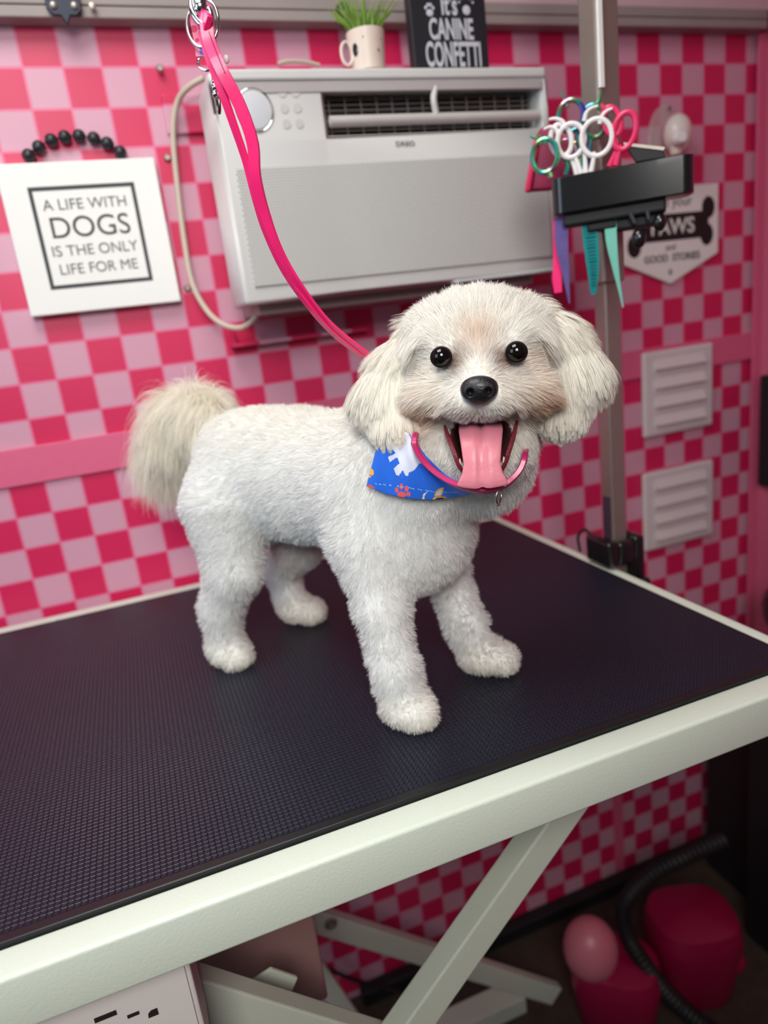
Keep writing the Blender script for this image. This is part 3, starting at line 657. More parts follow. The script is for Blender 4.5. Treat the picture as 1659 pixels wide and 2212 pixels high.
# folded end loop and stitching
P = [atD(u, v, d) for u, v, d in ((432, 60, .491), (434, 46, .488), (444, 41, .484), (450, 52, .481))]
bm = NB(); tube(bm, smoothpts(P, 6), .0048, prof=flat, up=cd*0+np.array([.93, .2, -.3])); bmo('end_fold', bm, M_HOT, ls, smooth=True)
bm = NB()
for k in range(26):
    t0 = k/26; t1 = t0+.024; f = lambda t: atD(451+t*36+ (t*(1-t))*-4, 68+t*92, .4815+t*.003)
    tube(bm, [f(t0), f(t1)], .00035, 5)
bmo('stitching', bm, M_BLACKM, ls)

# clip and ring hanging from the arm above
hk = thing('leash_hook', 'polished steel trigger hook holding the leash end at the top', 'hook')
bm = NB(); P = [atD(u, v, .486) for u, v in ((416, -30), (414, 10), (418, 30), (430, 48), (442, 55), (454, 50), (456, 34), (451, 18))]
tube(bm, smoothpts(P, 6), [.0022, .0026, .0024, .0018], 10); bmo('hook', bm, M_CHROME, hk, smooth=True)
bm = NB(); ball(bm, atD(434, 14, .486), (.0045, .0035, .0045)); lathe(bm, [(.0035, 0), (.0052, .006), (.0052, .02), (.004, .026)], atD(436, 6, .486), (0, 0, 1), 16); bmo('swivel', bm, M_CHROME, hk, smooth=True)
rg = thing('noose_ring', 'large oval steel ring around the patterned pink strap', 'ring')
bm = NB(); camr, camu, camb = MW[:, 0], MW[:, 1], MW[:, 2]
torus(bm, atD(438, 50, .50), camr*.97+camb*.24, camu*.985-camr*.05, .0122, .0175, .0013, 10, 48); bmo('ring', bm, M_CHROME, rg, smooth=True)
def strap_mat():
    m = mat('patterned_pink_strap', (232, 120, 150), .3, coat=.4); nt = m.node_tree; b = nt.nodes['Principled BSDF']
    tc = nt.nodes.new('ShaderNodeTexCoord'); v = nt.nodes.new('ShaderNodeTexVoronoi'); v.inputs['Scale'].default_value = 150; nt.links.new(tc.outputs['Object'], v.inputs['Vector'])
    spot = math_node(nt, 'LESS_THAN', v.outputs['Distance'], .42); r = nt.nodes.new('ShaderNodeValToRGB'); r.color_ramp.interpolation = 'CONSTANT'
    s = nt.nodes.new('ShaderNodeSeparateColor'); nt.links.new(v.outputs['Color'], s.inputs[0]); nt.links.new(s.outputs[0], r.inputs[0])
    e = r.color_ramp.elements; e[0].position = 0; e[0].color = (*lin((206, 36, 90)), 1); e[1].position = .5; e[1].color = (*lin((236, 120, 150)), 1)
    for p_, c_ in ((.75, (235, 180, 50)), (.88, (40, 80, 200))): k = e.new(p_); k.color = (*lin(c_), 1)
    mx = nt.nodes.new('ShaderNodeMix'); mx.data_type = 'RGBA'; mx.inputs[6].default_value = (*lin((232, 128, 158)), 1)
    nt.links.new(spot, mx.inputs[0]); nt.links.new(r.outputs[0], mx.inputs[7]); nt.links.new(mx.outputs[2], b.inputs['Base Color']); return m
hs = thing('arm_strap', 'pink patterned strap with coloured spots behind the steel hook', 'strap')
bm = NB(); P = [atD(u, v, d) for u, v, d in ((434, -60, .505), (434, 0, .505), (437, 50, .507), (444, 90, .508), (447, 122, .508))]
tube(bm, smoothpts(P, 6), [.0085, .0085, .0085, .0080, .0078], prof=[(-1, -.12), (1, -.12), (1, .12), (-1, .12)], up=camb); bmo('strap', bm, strap_mat(), hs)
p = atD(434, -58, .505); bm = NB(); tube(bm, [p, (p[0], p[1], 1.98)], .0085, prof=[(-1, -.12), (1, -.12), (1, .12), (-1, .12)], up=camb); bmo('upper_strap', bm, hs.children[0].data.materials[0], hs)
bm = NB(); torus(bm, atD(450, 132, .508), camr*.97+camb*.2, camu, .0082, .0068, .0009, 8, 32); bmo('d_ring', bm, M_CHROME, hs, smooth=True)
kc = thing('charm_chain', 'silver beaded charm hanging from the small ring beside the leash', 'charm')
bm = NB()
for k, (u, v, s) in enumerate(((456, 141, .0012), (457, 149, .0013), (459, 157, .0014), (461, 166, .0016), (464, 175, .0024), (465, 189, .0030), (465, 204, .0026))): ball(bm, atD(u, v, .507), (s, s, s), None, 12, 8)
bmo('silver_beads', bm, M_CHROME, kc, smooth=True)
bm = NB(); torus(bm, atD(471, 218, .508), camr*.35+camb*.9, camu*.98-camr*.12, .0048, .0088, .0011, 8, 32); ball(bm, atD(470, 205, .508), (.0016, .0016, .006), None, 10, 8); bmo('oval_charm', bm, mat('dark_silver', (120, 112, 106), .22, metal=1), kc, smooth=True)
bm = NB(); ball(bm, atD(489, 128, .52), (.0022, .0022, .0030)); bmo('white_bead', bm, M_WH, kc, smooth=True)

# ================================================================== THINGS ON THE FLOOR
def rounded(name, ctr, rx, ry, h, m, parent, rz=0, flare=.85, top=.9, dome=0.0):
    bm = NB(); n = 40; rings = []
    def ring(s, z): return [(ctr[0]+(math.copysign(abs(math.cos(a))**.7, math.cos(a))*rx*s)*math.cos(rz)-(math.copysign(abs(math.sin(a))**.7, math.sin(a))*ry*s)*math.sin(rz), ctr[1]+(math.copysign(abs(math.cos(a))**.7, math.cos(a))*rx*s)*math.sin(rz)+(math.copysign(abs(math.sin(a))**.7, math.sin(a))*ry*s)*math.cos(rz), z) for a in np.arange(n)*2*math.pi/n]
    z0 = ctr[2]
    rs = [ring(flare*.9, z0), ring(flare, z0+h*.05), ring(1, z0+h*.7), ring(.98, z0+h*.82), ring(top, z0+h*.93)]
    if dome:
        for k in range(1, 5): a = k/5*math.pi/2; rs.append(ring(top*math.cos(a), z0+h*.93+dome*math.sin(a)))
    else: rs.append(ring(top*.6, z0+h))
    loft(bm, rs); return bmo(name, bm, m, parent, smooth=True)
t = thing('pet_dryer', 'magenta floor dryer with a pale pink domed cover under the table', 'dryer')
c = onZ(1325, 2090, .10)
rounded('body', (c[0]-.01, c[1]-.02, 0), .085, .068, .16, M_MAG, t, rz=-.75)
c2 = onZ(1275, 2040, .20)
bm = NB(); ball(bm, (c2[0], c2[1], .19), (.052, .050, .062), None, 28, 18); bmo('domed_cover', bm, M_LPL, t, smooth=True)
t = thing('storage_tub', 'deep magenta rounded tub on the floor behind the black hose', 'tub')
c = onZ(1495, 2045, .10); rounded('tub', (c[0], c[1], 0), .088, .078, .20, M_MAG, t, rz=-.3, flare=.8)
bm = NB(); cc = onZ(1592, 2080, .10); ball(bm, cc, (.018, .015, .022)); bmo('handle', bm, M_MAG, t, smooth=True)
P = [onZ(1560, 1815, .26), onZ(1480, 1850, .27), onZ(1405, 1890, .26), onZ(1350, 1950, .23), onZ(1352, 2010, .2), onZ(1390, 2080, .16), onZ(1445, 2150, .10), onZ(1520, 2215, .05), onZ(1600, 2260, .03)]
pts = smoothpts(P, 30); rad = .0155+.0016*np.sin(np.arange(len(pts))*1.6)
bm = NB(); tube(bm, pts, list(rad), 16); tag(bmo('vacuum_hose', bm, M_BLACKM, smooth=True), 'black corrugated hose curving between the pink dryer and the magenta tub', 'hose')
t = thing('stand_dryer', 'black stand dryer with a vertical column at the right edge', 'dryer')
bmo('column', box(NB(), (1.02, .86, 0.0), (1.075, .93, .70)), M_BLACKM, t, bev=.008)
bmo('cabinet', box(NB(), (1.09, .80, 0.0), (1.25, 1.12, .52)), M_BLACKM, t, bev=.02, seg=4)
bm = NB(); ball(bm, (1.17, .93, .735), (.085, .085, .075)); bmo('dryer_head', bm, M_BLACK, t, smooth=True)
P = [(1.17, .93, .62), (1.16, .93, .56), (1.16, .95, .5)]; bmo('neck', tube(NB(), smoothpts(P, 5), .025, 16), M_BLACKM, t, smooth=True)
tag(bmo('floor_cable', tube(NB(), smoothpts([onY(*p) for p in ((655, 2060, 1.14), (735, 2105, 1.13), (830, 2135, 1.12), (905, 2150, 1.1))], 8), .004, 8), M_BLACKM, smooth=True), 'thin black cable sagging against the wall behind the table legs', 'cable')
tag(bmo('floor_rail', box(NB(), (.2, 1.135, .0), (1.27, 1.165, .035)), M_BLACKM, bev=.004), 'dark rail along the foot of the checkered wall', 'rail')
NOFUR = False; FURQ = 100
# ================================================================== THE DOG
FW = np.array([.506, -.863, 0]); FW /= np.linalg.norm(FW); LT = np.array([-FW[1], FW[0], 0]); UP = np.array([0, 0, 1.])
DO = np.array([.167, .721, ZT])
def L(x, y, z): return DO+FW*x+LT*y+UP*z
HC = atD(1034, 803, .600)                       # head centre
HZ = CAM-HC; HZ /= np.linalg.norm(HZ)
_r = MW[:, 0]*math.cos(math.radians(3.6))+MW[:, 1]*math.sin(math.radians(3.6)); HX = _r-HZ*HZ.dot(_r); HX /= np.linalg.norm(HX); HY = np.cross(HZ, HX)
def Hh(x, y, z): return HC+HX*x+HY*y+HZ*z
def toH(P): q = P-HC; return np.stack([q@HX, q@HY, q@HZ], -1)
def toL(P): q = P-DO; return np.stack([q@FW, q@LT, q@UP], -1)

def s_cone(P, a, b, ra, rb):
    ab = b-a; t = np.clip(((P-a)@ab)/ab.dot(ab), 0, 1)
    return np.linalg.norm(P-a-t[:, None]*ab, axis=1)-(ra+(rb-ra)*t)
def s_ell(Q, c, r):
    q = Q-np.array(c); r = np.array(r); k0 = np.linalg.norm(q/r, axis=1); k1 = np.linalg.norm(q/(r*r), axis=1)+1e-9
    return k0*(k0-1)/k1
def smin(a, b, k): h = np.maximum(k-np.abs(a-b), 0)/k; return np.minimum(a, b)-h*h*k*.25
def smax(a, b, k): return -smin(-a, -b, k)

def sdf_body(P):
    Q = toL(P)
    d = s_ell(Q, (-.100, 0, .228), (.076, .062, .070))
    d = smin(d, s_ell(Q, (-.02, 0, .226), (.115, .062, .074)), .03)
    d = smin(d, s_ell(Q, (.085, 0, .220), (.075, .066, .078)), .03)
    d = smin(d, s_ell(Q, (.124, .012, .178), (.054, .068, .064)), .03)
    # neck
    d = smin(d, s_cone(Q, np.array([.105, 0, .225]), np.array([.165, .004, .275]), .064, .054), .03)
    ch = toL(np.array([Hh(0, -.045, -.030)]))[0]
    d = smin(d, s_cone(Q, np.array([.15, .002, .250]), ch, .056, .052), .02)
    legs = [
        # front right: shoulder, elbow, wrist, paw
        ([(.104, -.042, .175), (.120, -.051, .115), (.132, -.057, .055), (.138, -.057, .022)], [.036, .0230, .0205, .0200]),
        ([(.100, .045, .170), (.120, .056, .115), (.138, .058, .055), (.148, .060, .022)], [.034, .0215, .0190, .0185]),
        ([(-.108, -.040, .195), (-.100, -.053, .125), (-.128, -.061, .075), (-.136, -.062, .025)], [.052, .031, .0220, .0200]),
        ([(-.110, .040, .190), (-.100, .054, .125), (-.152, .060, .075), (-.150, .062, .025)], [.050, .031, .0195, .0190])]
    for P_, R_ in legs:
        l = None
        for i in range(3):
            s = s_cone(Q, np.array(P_[i]), np.array(P_[i+1]), R_[i], R_[i+1]); l = s if l is None else smin(l, s, .012)
        d = smin(d, l, .022)
    # paws with toes
    for (x, y), ang, sc_ in (((.140, -.057), .0, .93), ((.158, .065), .38, .95), ((-.128, -.062), -.05, .93), ((-.134, .068), .30, .93)):
        ca, sa = math.cos(ang), math.sin(ang)
        px = (Q[:, 0]-x)*ca+(Q[:, 1]-y)*sa; py = -(Q[:, 0]-x)*sa+(Q[:, 1]-y)*ca
        R = np.stack([px, py, Q[:, 2]], -1)
        d = smin(d, s_ell(R, (.004, 0, .0165), (.030*sc_, .0235*sc_, .0150)), .014)
        for ty in (-.0135, -.0046, .0046, .0135):
            tx = .024 if abs(ty) < .01 else .018
            d = smin(d, s_ell(R, (tx*sc_, ty*sc_, .0105), (.0105, .0058, .0095)), .0035)
    # tail root
    d = smin(d, s_cone(Q, np.array([-.140, 0, .255]), np.array([-.178, .004, .292]), .024, .015), .02)
    d = smax(d, -(Q[:, 2]-.0022), .003)
    # ---------------- head
    H = toH(P)
    h = s_ell(H, (0, .012, -.012), (.061, .057, .058))
    h = smin(h, s_ell(H, (0, -.006, .012), (.050, .044, .040)), .02)
    for sx in (-1, 1):
        h = smin(h, s_ell(H, (sx*.040, .020, -.014), (.027, .032, .034)), .02)
        h = smin(h, s_ell(H, (sx*.030, -.0170, .028), (.029, .0140, .029)), .018)
        h = smin(h, s_ell(H, (sx*.028, .026, .032), (.018, .008, .010)), .012)      # brow
        h = smin(h, s_ell(H, (sx*.012, -.022, .058), (.0155, .0125, .0200)), .010)  # muzzle pads
        h = smax(h, -(np.linalg.norm(H-np.array([sx*.0292, .0130, .0545]), axis=1)-.0082), .005)
    h = smin(h, s_ell(H, (0, -.010, .052), (.017, .013, .026)), .012)
    # lower jaw and throat fur
    j = s_ell(H, (0, -.066, .012), (.044, .033, .036)); j = smin(j, s_ell(H, (0, -.079, .034), (.019, .011, .020)), .014)
    h = smin(h, j, .016)
    h = smin(h, s_cone(H, np.array([0, -.02, -.03]), np.array([0, -.085, -.035]), .05, .047), .02)
    d = smin(d, h, .014)
    # mouth: tapered cavity
    d = smax(d, -mouth_sdf(H), .003)
    return d
def mouth_sdf(H):
    # wedge: wide under the upper lip, narrow at the chin
    y0, y1 = -.0405, -.0775
    t = np.clip((y0-H[:, 1])/(y0-y1), 0, 1)
    halfw = .0310-.0125*t**.8
    q = np.stack([H[:, 0]*(.027/halfw), H[:, 1], H[:, 2]], -1)
    e = s_ell(q, (0, -.0575, .050), (.027, .0215, .036))
    return smax(e, H[:, 1]-(-.0385)-.10*(np.abs(H[:, 0])), .003)

def surface_nets(f, lo, hi, h):
    lo = np.array(lo, float); hi = np.array(hi, float); n = np.ceil((hi-lo)/h).astype(int)+1
    ax = [lo[i]+h*np.arange(n[i]) for i in range(3)]
    V = np.empty(n, np.float32)
    for i in range(n[0]):
        g = np.stack(np.meshgrid([ax[0][i]], ax[1], ax[2], indexing='ij'), -1).reshape(-1, 3); V[i] = f(g).reshape(n[1], n[2])
    S = V < 0
    c = [S[:-1, :-1, :-1], S[1:, :-1, :-1], S[:-1, 1:, :-1], S[1:, 1:, :-1], S[:-1, :-1, 1:], S[1:, :-1, 1:], S[:-1, 1:, 1:], S[1:, 1:, 1:]]
    cnt = sum(x.astype(np.int8) for x in c); act = (cnt > 0) & (cnt < 8)
    idx = -np.ones(act.shape, int); I = np.argwhere(act); idx[act] = np.arange(len(I))
    off = np.array([(0, 0, 0), (1, 0, 0), (0, 1, 0), (1, 1, 0), (0, 0, 1), (1, 0, 1), (0, 1, 1), (1, 1, 1)])
    vals = np.stack([V[I[:, 0]+o[0], I[:, 1]+o[1], I[:, 2]+o[2]] for o in off], 1)
    acc = np.zeros((len(I), 3)); w_ = np.zeros(len(I))
    for a, b in ((0, 1), (2, 3), (4, 5), (6, 7), (0, 2), (1, 3), (4, 6), (5, 7), (0, 4), (1, 5), (2, 6), (3, 7)):
        va, vb = vals[:, a], vals[:, b]; m_ = (va < 0) != (vb < 0); t = np.where(m_, va/(va-vb+1e-20), 0)
        acc += m_[:, None]*(off[a]+(off[b]-off[a])*t[:, None]); w_ += m_
    verts = lo+(I+acc/w_[:, None])*h
    F = []
    for d_ in range(3):
        sl0 = [slice(None)]*3; sl1 = [slice(None)]*3; sl0[d_] = slice(0, -1); sl1[d_] = slice(1, None)
        A = S[tuple(sl0)]; B = S[tuple(sl1)]; E = np.argwhere(A != B)
        e1, e2 = (d_+1) % 3, (d_+2) % 3
        ok = (E[:, e1] > 0) & (E[:, e2] > 0) & (E[:, e1] < n[e1]-1) & (E[:, e2] < n[e2]-1); E = E[ok]
        u = np.zeros(3, int); u[e1] = 1; v = np.zeros(3, int); v[e2] = 1
        q = np.stack([idx[tuple((E-u-v).T)], idx[tuple((E-v).T)], idx[tuple(E.T)], idx[tuple((E-u).T)]], 1)
        flip = ~A[tuple(E.T)]; q[flip] = q[flip][:, ::-1]; F.append(q)
    return verts, np.vstack(F)
def np_mesh(name, verts, faces, m, parent=None, smooth=True, colr=None):
    k = faces.shape[1]; me = bpy.data.meshes.new(name)
    me.vertices.add(len(verts)); me.vertices.foreach_set('co', verts.astype(np.float32).ravel())
    me.loops.add(faces.size); me.loops.foreach_set('vertex_index', faces.astype(np.int32).ravel())
    me.polygons.add(len(faces)); me.polygons.foreach_set('loop_start', np.arange(0, faces.size, k, dtype=np.int32))
    me.polygons.foreach_set('loop_total', np.full(len(faces), k, np.int32))
    me.polygons.foreach_set('use_smooth', np.full(len(faces), smooth))
    if colr is not None:
        a = me.color_attributes.new('Col', 'FLOAT_COLOR', 'POINT')
        a.data.foreach_set('color', np.concatenate([colr, np.ones((len(colr), 1))], 1).astype(np.float32).ravel())
    me.update(calc_edges=True); me.validate()
    return put(name, me, parent, m)
def vnormals(f, P, e=.0008):
    g = np.stack([f(P+np.eye(3)[i]*e)-f(P-np.eye(3)[i]*e) for i in range(3)], 1); return g/(np.linalg.norm(g, axis=1)[:, None]+1e-12)

def hair_mat(name, transl=.35, rough=.55):
    m = bpy.data.materials.new(name); m.use_nodes = True; nt = m.node_tree; b = nt.nodes['Principled BSDF']
    a = nt.nodes.new('ShaderNodeVertexColor'); a.layer_name = 'Col'
    nt.links.new(a.outputs[0], b.inputs['Base Color']); b.inputs['Roughness'].default_value = rough
    b.inputs['Specular IOR Level'].default_value = .3
    if transl:
        t = nt.nodes.new('ShaderNodeBsdfTranslucent'); nt.links.new(a.outputs[0], t.inputs[0])
        mx = nt.nodes.new('ShaderNodeMixShader'); mx.inputs[0].default_value = transl
        nt.links.new(b.outputs[0], mx.inputs[1]); nt.links.new(t.outputs[0], mx.inputs[2]); nt.links.new(mx.outputs[0], nt.nodes['Material Output'].inputs[0])
    return m
M_SKIN = hair_mat('dog_undercoat', 0, .8); M_HAIR = hair_mat('dog_hair', .38)

WHITE = np.array([.875, .87, .85]); TAN = np.array([.74, .47, .29]); RUST = np.array([.30, .14, .09])
def g(H, c, s): return np.exp(-(((H-np.array(c))/np.array(s))**2).sum(1))
def coat_colour(P):
    Q = toL(P); H = toH(P)
    c = np.tile(WHITE, (len(P), 1))
    headw = np.clip(1-(np.linalg.norm(H*np.array([1, 1, .9]), axis=1)-.075)/.03, 0, 1)[:, None]
    c = c*(1-headw*.65)+np.array([.91, .875, .805])*headw*.65
    yel = np.clip((Q[:, 2]-.24)/.06, 0, 1)[:, None]*(1-headw)*.45; c = c*(1-yel)+np.array([.89, .855, .75])*yel
    paww = np.clip(1-Q[:, 2]/.045, 0, 1)[:, None]*.7; c = c*(1-paww)+np.array([.88, .83, .71])*paww
    t = .85*g(H, (-.046, -.030, .045), (.022, .013, .035))+.85*g(H, (.048, -.026, .045), (.024, .014, .035))+.40*g(H, (0, .026, .045), (.014, .014, .03))
    t += .22*g(H, (.045, .004, .04), (.014, .020, .03))+.12*g(H, (-.045, .0, .04), (.016, .018, .03))+.45*g(H, (0, -.036, .075), (.02, .008, .02))*0
    t = np.clip(t, 0, .8)[:, None]; c = c*(1-t)+TAN*t
    r = np.clip(.9*g(H, (-.0185, .0085, .055), (.0075, .008, .02))+.95*g(H, (.0185, .0075, .055), (.0075, .008, .02)), 0, .85)[:, None]; c = c*(1-r)+RUST*r
    gmuz = np.clip(.55*g(H, (0, -.036, .075), (.022, .007, .02)), 0, 1)[:, None]; c = c*(1-gmuz)+np.array([.45, .40, .40])*gmuz
    return c
def skin_colour(P):
    c = coat_colour(P)*.93; H = toH(P); Q = toL(P)
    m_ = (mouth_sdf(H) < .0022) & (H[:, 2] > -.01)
    deep = np.clip((H[:, 2]-.028)/.03, 0, 1)[:, None]  # lining goes darker inwards, the cavity's shade painted into its colour
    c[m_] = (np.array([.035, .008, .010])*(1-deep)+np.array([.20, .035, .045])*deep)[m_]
    for sx in (-1, 1):
        e = np.linalg.norm(H-np.array([sx*.0292, .0130, .0545]), axis=1) < .0108; c[e] = (.012, .009, .008)
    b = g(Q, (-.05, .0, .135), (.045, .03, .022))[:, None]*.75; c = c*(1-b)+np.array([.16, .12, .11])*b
    return c

dog = thing('dog', 'small white fluffy dog standing on the black mat with its tongue out', 'dog')
dog.location = Vector(DO)
INV = Matrix.Translation(-Vector(DO))
def dput(name, V, F, m, colr=None, parent=None, smooth=True):
    return np_mesh(name, V-(DO if True else 0), F, m, parent or dog, smooth, colr)
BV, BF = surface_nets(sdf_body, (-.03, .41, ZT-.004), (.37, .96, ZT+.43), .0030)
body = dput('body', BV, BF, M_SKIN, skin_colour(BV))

# ---- ears
def ear_fn(sx):
    def f(P):
        H = toH(P)*np.array([sx, 1, 1])
        # flap from the side of the skull, widening downwards
        k = 1.0 if sx < 0 else 1.0
        if sx < 0: pts = [(.050, .036, -.010), (.069, .008, -.002), (.083, -.018, .008), (.071, -.043, .024)]; rr = [.013, .019, .022, .020]
        else: pts = [(.046, .042, -.012), (.066, .022, -.006), (.079, -.006, -.002), (.070, -.037, .004)]; rr = [.013, .019, .023, .021]
        d = None
        for i in range(3):
            S = np.array([1, 1, 1.55]); a = np.array(pts[i])*S; b = np.array(pts[i+1])*S
            q = s_cone(H*S, a, b, rr[i], rr[i+1])*.8; d = q if d is None else smin(d, q, .012)
        return d
    return f
EARS = []
for sx in (-1, 1):
    f = ear_fn(sx); c = Hh(sx*.075, .0, 0)
    V, F = surface_nets(f, c-.085, c+.085, .0025); V0 = V
    o = dput('ear', V, F, M_SKIN, coat_colour(V)*.95); EARS.append((f, V, F, o, sx))

# ---- tail
TP = [L(-.165, .004, .274), L(-.174, .008, .290), L(-.202, .010, .297), L(-.240, .010, .282), L(-.272, .008, .246)]
def tail_fn(P):
    d = None; rr = [.015, .016, .019, .020, .016]
    for i in range(4):
        q = s_cone(P, TP[i], TP[i+1], rr[i], rr[i+1]); d = q if d is None else smin(d, q, .01)
    return d
TV, TF = surface_nets(tail_fn, np.min(TP, 0)-.035, np.max(TP, 0)+.035, .003)
tail = dput('tail', TV, TF, M_SKIN, np.tile(np.array([.90, .85, .74]), (len(TV), 1)))

# ---- hair
def roots(V, F, n, wfn=None):
    a, b, c, d = (V[F[:, i]] for i in range(4)); ar = .5*np.linalg.norm(np.cross(c-a, d-b), axis=1)
    if wfn is not None: ar = ar*wfn((a+c)/2)
    i = rng.choice(len(F), n, p=ar/ar.sum()); u = rng.random(n)[:, None]; v = rng.random(n)[:, None]
    return (a[i]*(1-u)*(1-v)+b[i]*u*(1-v)+c[i]*u*v+d[i]*(1-u)*v)
def hsh(K, s=0):
    x = np.sin(K@np.array([127.1, 311.7, 74.7])+s*17.3)*43758.5453; return x-np.floor(x)
def tuft(P, cell, s):
    K = np.floor(P/cell+np.array([.3, .7, .1])*s); return np.stack([hsh(K, s+k) for k in range(3)], 1)-.5, K
def strands(name, R, N, D, Ln, width, colr, parent, segs=3, droop=0.0, curl=.0, clump=.0, ccell=.006, jit=.25, m=None, side_jit=.7, bend=None):
    """flat tapering hairs: R roots, N surface normals, D start directions, Ln lengths"""
    n = len(R); D = D/(np.linalg.norm(D, axis=1)[:, None]+1e-12); D = D+rng.normal(0, jit, (n, 3))*np.array([1, 1, 1]); D /= np.linalg.norm(D, axis=1)[:, None]
    if np.isscalar(Ln): Ln = np.full(n, Ln)
    Ln = Ln*rng.uniform(.72, 1.12, n)
    pts = [R.copy()]; p = R.copy(); d = D.copy(); cv = rng.normal(0, curl, (n, 3))
    for s in range(segs):
        p = p+d*(Ln/segs)[:, None]; pts.append(p.copy())
        d = d+cv+np.array([0, 0, -droop])
        if bend is not None: d = d+bend
        d /= np.linalg.norm(d, axis=1)[:, None]
    pts = np.stack(pts, 1)
    if clump:
        K = np.floor(R/ccell).astype(np.int64); _, inv = np.unique(K, axis=0, return_inverse=True); inv = inv.ravel(); m_ = inv.max()+1
        cnt = np.bincount(inv, minlength=m_)[:, None]
        tip = np.stack([np.bincount(inv, pts[:, -1, k], m_) for k in range(3)], 1)/cnt; rt = np.stack([np.bincount(inv, R[:, k], m_) for k in range(3)], 1)/cnt
        for s in range(1, segs+1):
            t = s/segs; tgt = rt[inv]*(1-t)+tip[inv]*t; wgt = clump*t**1.3; pts[:, s] = pts[:, s]*(1-wgt)+tgt*wgt
    T = pts[:, -1]-pts[:, 0]; S = np.cross(T, N)+rng.normal(0, side_jit, (n, 3))*np.linalg.norm(T, axis=1)[:, None]; S -= T*(np.einsum('ij,ij->i', S, T)/np.einsum('ij,ij->i', T, T))[:, None]
    S /= np.linalg.norm(S, axis=1)[:, None]+1e-12
    wd = (width*rng.uniform(.7, 1.3, n))[:, None]
    V = np.empty((n, segs*2+1, 3))
    for s in range(segs):
        t = s/segs; ww = wd*(1-.55*t)*.5; V[:, 2*s] = pts[:, s]-S*ww; V[:, 2*s+1] = pts[:, s]+S*ww
    V[:, -1] = pts[:, -1]
    V[..., 2] = np.maximum(V[..., 2], ZT+.0007)
    base = (np.arange(n)*(segs*2+1))[:, None]
    F = []
    for s in range(segs-1):
        F.append(base+np.array([2*s, 2*s+1, 2*s+3])); F.append(base+np.array([2*s, 2*s+3, 2*s+2]))
    F.append(base+np.array([2*segs-2, 2*segs-1, 2*segs]))
    F = np.vstack(F); C = np.repeat(np.clip(colr*rng.uniform(.95, 1.04, (n, 1)), 0, .965), segs*2+1, axis=0)
    return dput(name, V.reshape(-1, 3), F, m or M_HAIR, C, parent)
def tangent(D, N, k=1.0): return D-N*np.einsum('ij,ij->i', D, N)[:, None]*k

